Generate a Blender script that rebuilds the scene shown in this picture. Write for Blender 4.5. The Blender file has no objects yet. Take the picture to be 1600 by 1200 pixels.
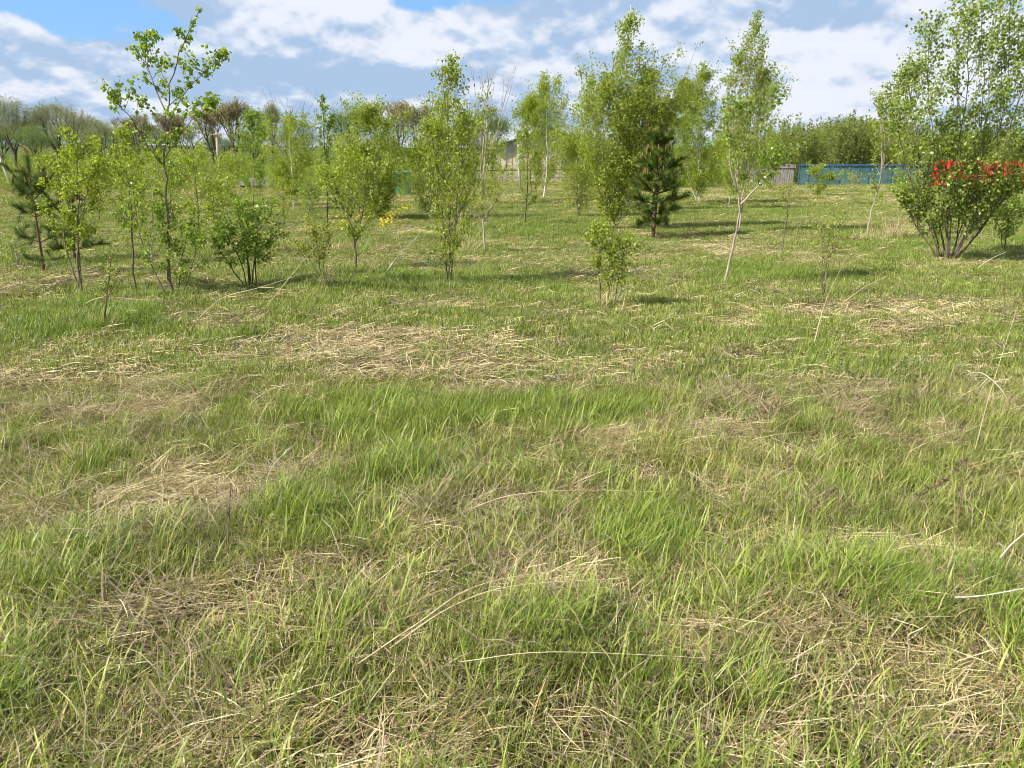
import bpy, math, random
import numpy as np
from mathutils import Vector

R = math.radians
S = bpy.context.scene
COL = S.collection

# ------------------------------------------------------------------ camera
CAM_H, PITCH, LENS = 1.6, 16.0, 27.2
cd = bpy.data.cameras.new("camera"); cam = bpy.data.objects.new("camera", cd); COL.objects.link(cam)
cam.location = (0, 0, CAM_H); cam.rotation_euler = (R(90 - PITCH), 0, 0)
cd.sensor_width = 36; cd.lens = LENS; cd.clip_start = 0.05; cd.clip_end = 9000
S.camera = cam

# ------------------------------------------------------------------ light
SUN_EL, SUN_AZ = 44.0, -112.0            # azimuth from +Y, clockwise positive: left and a little behind the camera
sd = Vector((math.sin(R(SUN_AZ)) * math.cos(R(SUN_EL)), math.cos(R(SUN_AZ)) * math.cos(R(SUN_EL)), math.sin(R(SUN_EL))))
sl = bpy.data.lights.new("sun", 'SUN'); sl.energy = 4.5; sl.angle = R(0.5); sl.color = (1.0, 0.95, 0.86)
so = bpy.data.objects.new("sun", sl); COL.objects.link(so); so.location = (0, 0, 50)
so.rotation_euler = (-sd).to_track_quat('-Z', 'Y').to_euler()

W = bpy.data.worlds.new("World"); S.world = W; W.use_nodes = True
wt = W.node_tree; wt.nodes.clear()


class NT:
    """small helper for wiring nodes"""
    def __init__(s, t): s.t = t
    def n(s, ty, **k):
        x = s.t.nodes.new(ty)
        for a, b in k.items(): setattr(x, a, b)
        return x
    def put(s, v, sock):
        if isinstance(v, bpy.types.NodeSocket): s.t.links.new(v, sock)
        else: sock.default_value = v
    def m(s, op, a, b=0.0, c=0.0):
        x = s.n('ShaderNodeMath', operation=op)
        s.put(a, x.inputs[0]); s.put(b, x.inputs[1]); s.put(c, x.inputs[2])
        return x.outputs[0]
    def mr(s, v, a, b, c=0.0, d=1.0, smooth=True):
        x = s.n('ShaderNodeMapRange', interpolation_type='SMOOTHSTEP' if smooth else 'LINEAR')
        s.put(v, x.inputs['Value'])
        for nme, q in (('From Min', a), ('From Max', b), ('To Min', c), ('To Max', d)): s.put(q, x.inputs[nme])
        return x.outputs[0]
    def mix(s, f, a, b, ty='MIX'):
        x = s.n('ShaderNodeMix', data_type='RGBA', blend_type=ty)
        s.put(f, x.inputs[0]); s.put(a, x.inputs[6]); s.put(b, x.inputs[7])
        return x.outputs[2]
    def vec(s, a, b, c):
        x = s.n('ShaderNodeCombineXYZ')
        for i, v in enumerate((a, b, c)): s.put(v, x.inputs[i])
        return x.outputs[0]
    def noise(s, v, scale, detail=4, rough=0.5, dist=0.0, lac=2.0):
        x = s.n('ShaderNodeTexNoise')
        if v is not None: s.put(v, x.inputs['Vector'])
        s.put(scale, x.inputs['Scale']); s.put(detail, x.inputs['Detail'])
        s.put(rough, x.inputs['Roughness']); s.put(dist, x.inputs['Distortion']); s.put(lac, x.inputs['Lacunarity'])
        return x.outputs[0]


def c4(r, g, b): return (r, g, b, 1.0)


w = NT(wt)
sky = w.n('ShaderNodeTexSky', sky_type='NISHITA'); sky.sun_disc = False
sky.sun_elevation = R(SUN_EL); sky.sun_rotation = R(SUN_AZ); sky.air_density = 1.0; sky.dust_density = 0.4; sky.ozone_density = 1.5
tc = w.n('ShaderNodeTexCoord'); sp = w.n('ShaderNodeSeparateXYZ'); wt.links.new(tc.outputs['Generated'], sp.inputs[0])
dx, dy, dz = sp.outputs
el = w.m('MULTIPLY', w.m('ARCSINE', dz), 57.2958)
az = w.m('MULTIPLY', w.m('ARCTAN2', dx, dy), 57.2958)
# cloud field: flattened towards the horizon as a cloud deck seen from below
den = w.m('ADD', w.m('MAXIMUM', dz, 0.0), 0.10)
elc = w.m('DIVIDE', 1.0, den)                       # large near the horizon
v_el = w.m('MULTIPLY', w.m('LOGARITHM', w.m('MULTIPLY', den, 10.0), 2.71828), 26.0)


def puff_n(dv):
    co = w.vec(w.m('MULTIPLY', az, 0.11), w.m('MULTIPLY', w.m('ADD', v_el, dv), 0.095), 3.1)
    base = w.noise(co, 0.62, 10, .52, .1)
    vo = w.n('ShaderNodeTexVoronoi', feature='SMOOTH_F1'); vo.inputs['Scale'].default_value = 1.7; vo.inputs['Detail'].default_value = 3.0
    vo.inputs['Roughness'].default_value = .55; vo.inputs['Smoothness'].default_value = .35
    wrp = w.n('ShaderNodeTexNoise'); wrp.inputs['Scale'].default_value = 2.0; wrp.inputs['Detail'].default_value = 4; wt.links.new(co, wrp.inputs['Vector'])
    va = w.n('ShaderNodeVectorMath', operation='MULTIPLY_ADD'); wt.links.new(wrp.outputs['Color'], va.inputs[0]); va.inputs[1].default_value = (.35, .35, .35); wt.links.new(co, va.inputs[2])
    wt.links.new(va.outputs[0], vo.inputs['Vector'])
    return w.m('ADD', base, w.m('MULTIPLY', w.m('SUBTRACT', .42, vo.outputs['Distance']), .22))


def cloud_n(dv, sc, det=7, z=0.0, rough=0.52, sx=0.11):
    return w.noise(w.vec(w.m('MULTIPLY', az, sx), w.m('MULTIPLY', w.m('ADD', v_el, dv), 0.095), z), sc, det, rough, 0.1)


def blob(a0, e0, ra, re):
    q = w.m('ADD', w.m('POWER', w.m('DIVIDE', w.m('SUBTRACT', az, a0), ra), 2.0),
            w.m('POWER', w.m('DIVIDE', w.m('SUBTRACT', el, e0), re), 2.0))
    return w.m('EXPONENT', w.m('MULTIPLY', q, -1.0))


n0 = puff_n(0.0)
n1 = puff_n(1.6)
band = cloud_n(0.0, 0.8, 4, 9.4, 0.5, 0.06)
bias = 0.40
cov = w.m('ADD', n0, bias)
for a0, e0, ra, re, k in ((-28, 8.9, 6, 2.0, -0.34), (-31, 10.8, 6, 1.6, -0.16), (-9, 10.0, 9, 0.7, -0.28), (2, 10.9, 9, 0.6, -0.28),
                          (-14, 4.0, 6, 0.5, -0.16), (-27, 4.3, 12, 2.2, 0.18), (-16, 9.8, 7, 1.3, 0.2), (0, 7, 12, 2.2, 0.22), (-27.3, 9.6, 1.6, 0.8, 0.22), (18, 6, 14, 4, 0.12)):
    cov = w.m('ADD', cov, w.m('MULTIPLY', blob(a0, e0, ra, re), k))
mask = w.mr(cov, 0.49, 0.61)
relief = w.m('MULTIPLY', w.m('SUBTRACT', n0, n1), 5.6)
shade = w.m('ADD', w.m('ADD', 0.66, relief), w.m('MULTIPLY', w.m('SUBTRACT', band, 0.5), 2.8))
for a0, e0, ra, re, k in ((-12, 5.3, 9, 1.0, -0.62), (4, 4.6, 9, 1.1, -0.4), (20, 8.9, 8, 1.2, -0.7), (22, 5.3, 6, 0.5, -0.25), (10, 7.6, 5, 0.9, -0.25), (-1, 7.8, 8, 1.3, 0.3), (-16, 8.0, 9, 1.2, 0.2), (21, 6.2, 5, 0.8, 0.25), (18, 4.3, 5, 0.8, 0.2), (0, 10.3, 5, 0.7, -0.35)):
    shade = w.m('ADD', shade, w.m('MULTIPLY', blob(a0, e0, ra, re), k))
shade = w.mr(shade, 0.12, 1.0)
ccol = w.mix(shade, c4(3.3, 4.5, 6.3), c4(6.7, 7.05, 7.8))
hz = w.mr(el, 0.0, 5.0, 0.55, 0.0)
blue = w.mix(0.55, sky.outputs[0], c4(1.9, 4.9, 9.6))
blue = w.mix(hz, blue, c4(5.6, 7.0, 9.2))
skyc = w.mix(mask, blue, ccol)
hz2 = w.mr(el, -0.5, 2.6, 0.5, 0.0)
skyc = w.mix(hz2, skyc, c4(5.8, 7.0, 9.0))
bg = w.n('ShaderNodeBackground'); wt.links.new(skyc, bg.inputs[0]); bg.inputs[1].default_value = 0.065
wo = w.n('ShaderNodeOutputWorld'); wt.links.new(bg.outputs[0], wo.inputs[0])
W.cycles.sampling_method = 'MANUAL'; W.cycles.sample_map_resolution = 512

S.view_settings.view_transform = 'Standard'; S.view_settings.look = 'None'
S.view_settings.exposure = 0.98; S.view_settings.gamma = 1.0; S.view_settings.use_curve_mapping = False
S.render.engine = 'CYCLES'
S.cycles.pixel_filter_type = 'BLACKMAN_HARRIS'; S.cycles.filter_width = 0.95
S.cycles.max_bounces = 5; S.cycles.diffuse_bounces = 2; S.cycles.transmission_bounces = 3; S.cycles.transparent_max_bounces = 12

# ------------------------------------------------------------------ geometry of the view
FPX = LENS / 36 * 1600
cp, spn = math.cos(R(PITCH)), math.sin(R(PITCH))


def ray(px, py):
    xc, yc = (px - 800) / FPX, (600 - py) / FPX
    return (xc, cp + yc * spn, -spn + yc * cp)


def P(px, py, Y):
    d = ray(px, py); t = Y / d[1]
    return np.array((t * d[0], Y, CAM_H + t * d[2]))


def depth(py):
    d = ray(800, py); return -CAM_H / d[2] * d[1]


# ------------------------------------------------------------------ noise and terrain
def vnoise(x, y, sc, seed):
    rs = np.random.RandomState(seed); T = rs.rand(64, 64)
    u = np.asarray(x, float) / sc + 1000; v = np.asarray(y, float) / sc + 1000
    i = np.floor(u).astype(int); j = np.floor(v).astype(int); fu = u - i; fv = v - j
    fu = fu * fu * (3 - 2 * fu); fv = fv * fv * (3 - 2 * fv)
    g = lambda a, b: T[a % 64, b % 64]
    return (g(i, j) * (1 - fu) + g(i + 1, j) * fu) * (1 - fv) + (g(i, j + 1) * (1 - fu) + g(i + 1, j + 1) * fu) * fv


def fbm(x, y, sc, seed):
    return (vnoise(x, y, sc, seed) + .5 * vnoise(x, y, sc / 2.1, seed + 1) + .25 * vnoise(x, y, sc / 4.3, seed + 2)) / 1.75


def ell(px, py, rx, ry):
    Y = depth(py); cx = (px - 800) / FPX * math.hypot(Y, 0) * 1.0
    c = P(px, py, Y); a = rx / FPX * Y / cp
    b = (depth(py - ry) - depth(py + ry)) / 2
    return c[0], Y, max(a, .05), max(b, .05)


# mounds (tussocks) of the sward: px, py, rx, ry, height
MOUNDS = [ell(*q[:4]) + (q[4],) for q in ((490, 830, 110, 60, .035), (1015, 860, 90, 45, .02), (100, 900, 170, 70, .04), (840, 1010, 200, 70, .03),
          (1390, 960, 90, 50, .06), (60, 450, 60, 25, .10), (515, 455, 25, 12, .05), (940, 690, 50, 20, .02), (1430, 895, 60, 30, .05), (170, 505, 60, 20, .06), (1250, 950, 120, 50, .05))]
HOLES = [ell(*q[:4]) + (q[4],) for q in ((620, 1185, 160, 35, .05), (60, 1190, 130, 30, .05), (1090, 1160, 160, 30, .05), (560, 800, 50, 25, .05), (1470, 940, 20, 15, .07), (1350, 1100, 120, 40, .04))]


def terr(x, y):
    x = np.asarray(x, float); y = np.asarray(y, float)
    h = (fbm(x, y, 3.1, 5) - .5) * .07 + (vnoise(x, y, .7, 8) - .5) * .05 + (vnoise(x, y, .23, 9) - .5) * .025
    h = h + (vnoise(x, y, 14., 12) - .5) * .14 * np.clip((y - 8) / 20, 0, 1)
    h = h * np.clip(1.2 - y / 140, 0, 1)
    for cx, cy, a, b, k in MOUNDS: h = h + k * np.exp(-((x - cx) / a) ** 2 - ((y - cy) / b) ** 2)
    for cx, cy, a, b, k in HOLES: h = h - k * np.exp(-((x - cx) / a) ** 2 - ((y - cy) / b) ** 2)
    return h


def gz(x, y): return float(terr(x, y))


# ------------------------------------------------------------------ object helpers
def meshobj(name, V, F, mat, parent=None, attrs=None, smooth=False, link=True):
    me = bpy.data.meshes.new(name); me.from_pydata([tuple(v) for v in V] if not isinstance(V, np.ndarray) else V.tolist(), [], F if isinstance(F, list) else F.tolist())
    if attrs:
        for k, a in attrs.items():
            at = me.attributes.new(k, 'FLOAT', 'POINT'); at.data.foreach_set('value', np.asarray(a, dtype=np.float32))
    if mat: me.materials.append(mat)
    if smooth: me.polygons.foreach_set('use_smooth', [True] * len(me.polygons))
    me.update()
    o = bpy.data.objects.new(name, me)
    if link: COL.objects.link(o)
    if parent: o.parent = parent
    return o


def tag(o, label=None, cat=None, group=None, kind=None):
    for k, v in (('label', label), ('category', cat), ('group', group), ('kind', kind)):
        if v: o[k] = v
    return o


def empty(name, loc, label, cat, group=None, rz=0.0):
    o = bpy.data.objects.new(name, None); COL.objects.link(o); o.location = loc; o.rotation_euler = (0, 0, rz)
    o.empty_display_size = .1
    return tag(o, label, cat, group)


class MB:
    """collects boxes and tubes"""
    def __init__(s): s.v = []; s.f = []
    def tube(s, pts, rad, k=5):
        pts = [np.asarray(p, float) for p in pts]; b = len(s.v); n = len(pts)
        if not hasattr(rad, '__len__'): rad = [rad] * n
        for i, p in enumerate(pts):
            t = pts[min(i + 1, n - 1)] - pts[max(i - 1, 0)]; t = t / (np.linalg.norm(t) + 1e-9)
            a = np.cross(t, (0.3, 1, 0.1) if abs(t[1]) < .9 else (1, 0, 0)); a /= np.linalg.norm(a) + 1e-9; c = np.cross(t, a)
            for j in range(k):
                q = 2 * math.pi * j / k
                s.v.append(p + rad[i] * (a * math.cos(q) + c * math.sin(q)))
        for i in range(n - 1):
            for j in range(k):
                s.f.append((b + i * k + j, b + i * k + (j + 1) % k, b + (i + 1) * k + (j + 1) % k, b + (i + 1) * k + j))
        s.f.append(tuple(b + j for j in range(k))[::-1]); s.f.append(tuple(b + (n - 1) * k + j for j in range(k)))
    def box(s, c, size, rz=0.0, tilt=0.0, tilty=0.0):
        b = len(s.v)
        for x in (-.5, .5):
            for y in (-.5, .5):
                for z in (-.5, .5):
                    p = np.array((x * size[0], y * size[1], z * size[2]))
                    ct, st = math.cos(tilty), math.sin(tilty); p = np.array((p[0] * ct + p[2] * st, p[1], -p[0] * st + p[2] * ct))
                    ct, st = math.cos(tilt), math.sin(tilt); p = np.array((p[0], p[1] * ct - p[2] * st, p[1] * st + p[2] * ct))
                    ct, st = math.cos(rz), math.sin(rz); p = np.array((p[0] * ct - p[1] * st, p[0] * st + p[1] * ct, p[2]))
                    s.v.append(p + np.asarray(c, float))
        for q in ((0, 1, 3, 2), (4, 6, 7, 5), (0, 4, 5, 1), (2, 3, 7, 6), (0, 2, 6, 4), (1, 5, 7, 3)): s.f.append(tuple(b + i for i in q))
    def build(s, name, mat, parent=None, smooth=False, off=None):
        V = np.array(s.v)
        if off is not None: V = V - np.asarray(off)
        return meshobj(name, V, s.f, mat, parent, smooth=smooth)


# ------------------------------------------------------------------ materials
def mat_base(name):
    m = bpy.data.materials.new(name); m.use_nodes = True; m.node_tree.nodes.clear()
    return m, NT(m.node_tree)


def principled(t, col, rough=.6, spec=.3, bump=None, bs=.2, bd=.01):
    p = t.n('ShaderNodeBsdfPrincipled'); t.put(col, p.inputs['Base Color']); t.put(rough, p.inputs['Roughness'])
    p.inputs['Specular IOR Level'].default_value = spec
    if bump is not None:
        b = t.n('ShaderNodeBump'); t.put(bump, b.inputs['Height']); b.inputs['Strength'].default_value = bs; b.inputs['Distance'].default_value = bd
        t.t.links.new(b.outputs[0], p.inputs['Normal'])
    return p


def leaf_mat(name, cols, trans=.35, rough=.45, spec=.35, patch=None, psc=.8, pamt=.6, irand=.0, bright=1.0):
    """cols: three colours along the per-leaf 'tint' attribute; patch: colour that drifts in by world-space noise"""
    m, t = mat_base(name)
    at = t.n('ShaderNodeAttribute', attribute_name='tint')
    cr = t.n('ShaderNodeValToRGB'); t.t.links.new(at.outputs['Fac'], cr.inputs[0])
    e = cr.color_ramp.elements; e[0].position = 0; e[0].color = c4(*cols[0]); e[1].position = 1; e[1].color = c4(*cols[-1])
    for i, c in enumerate(cols[1:-1]):
        x = e.new((i + 1) / (len(cols) - 1)); x.color = c4(*c)
    col = cr.outputs[0]
    geo = t.n('ShaderNodeNewGeometry')
    if patch:
        nz = t.noise(geo.outputs['Position'], psc, 3, .55)
        col = t.mix(t.mr(nz, .42, .62, 0, pamt), col, c4(*patch))
    oi = t.n('ShaderNodeObjectInfo')
    if irand:
        hs = t.n('ShaderNodeHueSaturation'); t.put(col, hs.inputs['Color'])
        t.put(t.mr(oi.outputs['Random'], 0, 1, 1 - irand, 1 + irand, False), hs.inputs['Value'])
        col = hs.outputs[0]
    p = principled(t, col, rough, spec)
    tr = t.n('ShaderNodeBsdfTranslucent')
    t.put(t.mix(1.0, col, c4(1.25, 1.3, .55), 'MULTIPLY'), tr.inputs[0])
    mx = t.n('ShaderNodeMixShader'); mx.inputs[0].default_value = trans
    t.t.links.new(p.outputs[0], mx.inputs[1]); t.t.links.new(tr.outputs[0], mx.inputs[2])
    o = t.n('ShaderNodeOutputMaterial'); t.t.links.new(mx.outputs[0], o.inputs[0])
    return m


def solid_mat(name, a, b, sc=8, rough=.8, spec=.2, bump=.3, stretch=(1, 1, 1), c=None, metallic=0):
    m, t = mat_base(name)
    tc_ = t.n('ShaderNodeTexCoord'); mp = t.n('ShaderNodeMapping'); mp.inputs['Scale'].default_value = stretch
    t.t.links.new(tc_.outputs['Object'], mp.inputs[0])
    nz = t.noise(mp.outputs[0], sc, 5, .6)
    col = t.mix(t.mr(nz, .35, .65), c4(*a), c4(*b))
    if c:
        n2 = t.noise(mp.outputs[0], sc * .31, 3, .5); col = t.mix(t.mr(n2, .5, .7, 0, .8), col, c4(*c))
    p = principled(t, col, rough, spec, nz, bump, .01); p.inputs['Metallic'].default_value = metallic
    o = t.n('ShaderNodeOutputMaterial'); t.t.links.new(p.outputs[0], o.inputs[0])
    return m


# green sward: fresh, yellow-green and dark blades; straw blades
M_GRASS = leaf_mat('green_grass', [(.05, .08, .008), (.12, .17, .014), (.215, .275, .026), (.33, .37, .07), (.48, .41, .20)], .28, .46, .35,
                   patch=(.17, .215, .036), psc=.75, pamt=.55, irand=.22)
M_LUSH = leaf_mat('lush_grass', [(.045, .085, .008), (.11, .18, .014), (.20, .28, .028), (.34, .40, .09)], .28, .46, .35, irand=.18)
M_STRAW = leaf_mat('dry_straw', [(.15, .105, .05), (.34, .25, .12), (.54, .425, .22), (.76, .66, .42)], .15, .6, .25, irand=.15)
M_LITTER = leaf_mat('brown_litter', [(.045, .03, .016), (.10, .072, .04), (.21, .16, .095), (.44, .37, .25)], .08, .7, .2, irand=.2)
M_POPLAR = leaf_mat('poplar_leaf', [(.09, .155, .018), (.18, .27, .028), (.28, .37, .05), (.42, .49, .12)], .46, .38, .45)
M_BIRCH = leaf_mat('birch_leaf', [(.13, .18, .018), (.24, .305, .03), (.34, .40, .055), (.47, .51, .13)], .48, .42, .4)
M_WILLOW = leaf_mat('willow_leaf', [(.11, .175, .022), (.21, .29, .04), (.32, .40, .075), (.47, .52, .17)], .42, .36, .5)
M_YELLOW = leaf_mat('yellowish_leaf', [(.17, .21, .03), (.27, .30, .045), (.38, .38, .07)], .38, .42, .4)
M_NEEDLE = leaf_mat('pine_needle', [(.04, .075, .010), (.09, .14, .018), (.17, .235, .035)], .12, .45, .3)
M_NEEDLE2 = leaf_mat('light_pine_needle', [(.06, .10, .02), (.11, .17, .035), (.18, .245, .055)], .15, .45, .3)
M_FARLEAF = leaf_mat('far_grey_green_leaf', [(.15, .17, .10), (.25, .27, .16), (.37, .39, .25)], .3, .55, .2)  # distance haze put into the leaf colour as grey
M_FARGREEN = leaf_mat('far_green_leaf', [(.10, .15, .045), (.17, .24, .07), (.26, .33, .12)], .3, .55, .2)
M_FARBROWN = leaf_mat('far_bud_twig', [(.20, .165, .09), (.31, .27, .15), (.42, .37, .22)], .15, .7, .1)
M_SHRUB = leaf_mat('thicket_leaf', [(.15, .205, .035), (.25, .32, .055), (.36, .42, .10)], .46, .5, .25, irand=.3, patch=(.20, .22, .08), psc=.07, pamt=.7)
M_CANDLE = solid_mat('pine_candle', (.42, .22, .09), (.55, .32, .13), 20)
M_BARK = solid_mat('grey_brown_bark', (.10, .075, .055), (.20, .16, .12), 30, stretch=(1, 1, .3))
M_DKBARK = solid_mat('dark_bark', (.045, .035, .03), (.09, .07, .055), 20, stretch=(1, 1, .3))
M_REDBARK = solid_mat('reddish_bark', (.11, .06, .042), (.19, .11, .075), 25, stretch=(1, 1, .4), c=(.09, .05, .035))
M_PALEBARK = solid_mat('pale_bark', (.30, .25, .19), (.42, .36, .28), 25, stretch=(1, 1, .4), c=(.16, .13, .10))
M_WHITEBARK = solid_mat('white_birch_bark', (.62, .60, .55), (.75, .73, .68), 14, stretch=(.3, .3, 2.4), c=(.10, .085, .07))
M_STALK = solid_mat('dry_stalk', (.42, .33, .19), (.58, .48, .31), 40)
M_PALESTALK = solid_mat('bleached_stalk', (.55, .49, .40), (.70, .64, .54), 40)
M_DKSTALK = solid_mat('dark_stalk', (.09, .055, .04), (.17, .11, .08), 40)
M_WOOD = solid_mat('weathered_board', (.25, .225, .20), (.38, .35, .31), 6, stretch=(3, 3, .5), c=(.17, .15, .13))
M_CONCRETE = solid_mat('grey_concrete', (.38, .38, .37), (.50, .50, .48), 9)
M_RED = solid_mat('red_sheet_metal', (.70, .02, .018), (.78, .035, .025), 3, .4, .5, .05)
M_BLUEFR = solid_mat('blue_paint', (.04, .10, .20), (.06, .14, .26), 5, .45, .4, .05)
M_TEAL = solid_mat('turquoise_paint', (.012, .25, .27), (.02, .33, .35), 4, .5, .4, .05)
M_CREAM = solid_mat('cream_wall', (.55, .47, .34), (.66, .58, .44), 2.0, .85, .2, .1)
M_GREYW = solid_mat('grey_gable', (.30, .29, .27), (.38, .37, .35), 3, .8)
M_ROOF = solid_mat('dark_roof', (.06, .065, .07), (.10, .10, .11), 3, .6)
M_HILL = solid_mat('far_wood', (.055, .075, .035), (.09, .11, .05), .2, .9, .05)
M_FLOWER = leaf_mat('yellow_petal', [(.55, .42, .015), (.68, .52, .02), (.75, .6, .04)], .3, .5, .2)
M_GLASS = solid_mat('dark_window_pane', (.04, .05, .06), (.06, .07, .08), 3, .15, .5, 0)

mn, t = mat_base('blue_green_netting')
tcn = t.n('ShaderNodeTexCoord')
nzn = t.noise(tcn.outputs['Object'], 1.3, 4, .6)
p = principled(t, t.mix(t.mr(nzn, .35, .65), c4(.09, .20, .21), c4(.16, .30, .31)), .5, .3)
tp = t.n('ShaderNodeBsdfTransparent'); mx = t.n('ShaderNodeMixShader'); mx.inputs[0].default_value = .5
t.t.links.new(tp.outputs[0], mx.inputs[1]); t.t.links.new(p.outputs[0], mx.inputs[2])
o_ = t.n('ShaderNodeOutputMaterial'); t.t.links.new(mx.outputs[0], o_.inputs[0]); M_NET = mn

# soil and old thatch under the sward
mg, t = mat_base('meadow_ground')
geo = t.n('ShaderNodeNewGeometry'); pos = geo.outputs['Position']
mpn = t.n('ShaderNodeMapping'); t.t.links.new(pos, mpn.inputs[0]); mpn.inputs['Scale'].default_value = (7, 38, 20); mpn.inputs['Rotation'].default_value = (0, 0, .25)
fib = t.noise(mpn.outputs[0], 3.0, 6, .7, .6)
big = t.noise(pos, 1.2, 5, .6)
vbig = t.noise(pos, .09, 4, .6)
thatch = t.mix(t.mr(fib, .38, .66), c4(.035, .025, .016), c4(.22, .165, .095))
moss = t.mix(t.mr(fib, .3, .7), c4(.03, .045, .012), c4(.10, .12, .035))
gcol = t.mix(t.mr(big, .42, .6), thatch, moss)
camd = t.n('ShaderNodeSeparateXYZ'); t.t.links.new(pos, camd.inputs[0])
farf = t.mr(camd.outputs[1], 12, 60)
farcol = t.mix(t.mr(vbig, .38, .62), c4(.12, .165, .04), c4(.20, .20, .075))
gcol = t.mix(farf, gcol, farcol)
p = principled(t, gcol, .9, .1, fib, .8, .02)
o_ = t.n('ShaderNodeOutputMaterial'); t.t.links.new(p.outputs[0], o_.inputs[0]); M_GROUND = mg

# ------------------------------------------------------------------ ground sheet
ys = np.concatenate([np.array([-3000., -600, -120, -30, -8]), np.arange(-3, 12, .13), np.arange(12, 40, .5), np.arange(40, 90, 2.5), np.array([100, 130, 180, 260, 400, 700, 1200, 2200, 4000, 7000])])
xs_u = np.linspace(-1, 1, 181)
V = []; F = []
for y in ys:
    wd = 8 + max(y, 0) * 1.4 if y < 90 else 134 + (y - 90) * 1.2
    if y < -3: wd = 8
    for u in xs_u:
        V.append((u * wd, y))
V = np.array(V); Z = terr(V[:, 0], V[:, 1]) - .01
Z[V[:, 1] > 95] = 0
nx = len(xs_u)
F = [(j * nx + i, j * nx + i + 1, (j + 1) * nx + i + 1, (j + 1) * nx + i) for j in range(len(ys) - 1) for i in range(nx - 1)]
g = meshobj('ground', np.column_stack([V, Z]), F, M_GROUND, smooth=True); tag(g, kind='structure')
# wide outer apron, a step below so the two sheets never share a plane
ap = meshobj('outer_ground', [(-7000, -3000, -.25), (7000, -3000, -.25), (7000, 8000, -.25), (-7000, 8000, -.25)], [(0, 1, 2, 3)], M_GROUND); tag(ap, kind='structure')

# ------------------------------------------------------------------ the sward
rng = np.random.RandomState(11)


def blade_mesh(name, mat, n, Rr, L, w_, a0, bend, wind=(0, 0), K=4, z0=(0, 0), tint=(0, 1), flatside=False, seed=0, jitter=.0, keep=True):
    r = np.random.RandomState(seed)
    rad = Rr * np.sqrt(r.rand(n)); th = r.rand(n) * 2 * math.pi
    base = np.stack([rad * np.cos(th), rad * np.sin(th), r.uniform(z0[0], z0[1] + 1e-6, n)], 1)
    ph = r.rand(n) * 2 * math.pi
    d = np.stack([np.cos(ph) + wind[0], np.sin(ph) + wind[1]], 1); d /= np.linalg.norm(d, axis=1)[:, None] + 1e-6
    Ls = r.uniform(L[0], L[1], n); ang = r.uniform(a0[0], a0[1], n); bd = r.uniform(bend[0], bend[1], n)
    ws = w_ * r.uniform(.6, 1.3, n)
    tw = r.uniform(-.9, .9, n)
    side = np.stack([-d[:, 1] * np.cos(tw) + d[:, 0] * np.sin(tw) * .5, d[:, 0] * np.cos(tw) + d[:, 1] * np.sin(tw) * .5, np.sin(tw) * .5], 1)
    p = base.copy(); lev = [p.copy()]
    for k in range(K):
        a = ang + bd * (k / K) ** 1.3
        dd = d + r.normal(0, jitter, (n, 2))
        p = p + (Ls / K)[:, None] * np.stack([np.sin(a) * dd[:, 0], np.sin(a) * dd[:, 1], np.cos(a)], 1)
        if keep: p[:, 2] = np.maximum(p[:, 2], .006)
        lev.append(p.copy())
    prof = [.75, 1., .9, .65, .4, .2][:K] if K > 2 else [.9, .8]
    nv = 2 * K + 1
    V = np.zeros((n, nv, 3))
    for k in range(K):
        V[:, 2 * k] = lev[k] - side * (ws * prof[k] / 2)[:, None]; V[:, 2 * k + 1] = lev[k] + side * (ws * prof[k] / 2)[:, None]
    V[:, 2 * K] = lev[K]
    F = []
    for i in range(n):
        b = i * nv
        for k in range(K - 1): F.append((b + 2 * k, b + 2 * k + 1, b + 2 * k + 3, b + 2 * k + 2))
        F.append((b + 2 * K - 2, b + 2 * K - 1, b + 2 * K))
    tn = np.repeat(np.clip(r.uniform(tint[0], tint[1], n), 0, 1), nv)
    return meshobj(name, V.reshape(-1, 3), F, mat, attrs={'tint': tn}, link=False)


def protos(cname, lst):
    c = bpy.data.collections.new(cname)
    for i, o in enumerate(lst):
        o.name = '%s_%02d' % (cname, i); c.objects.link(o)
    return c


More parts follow.
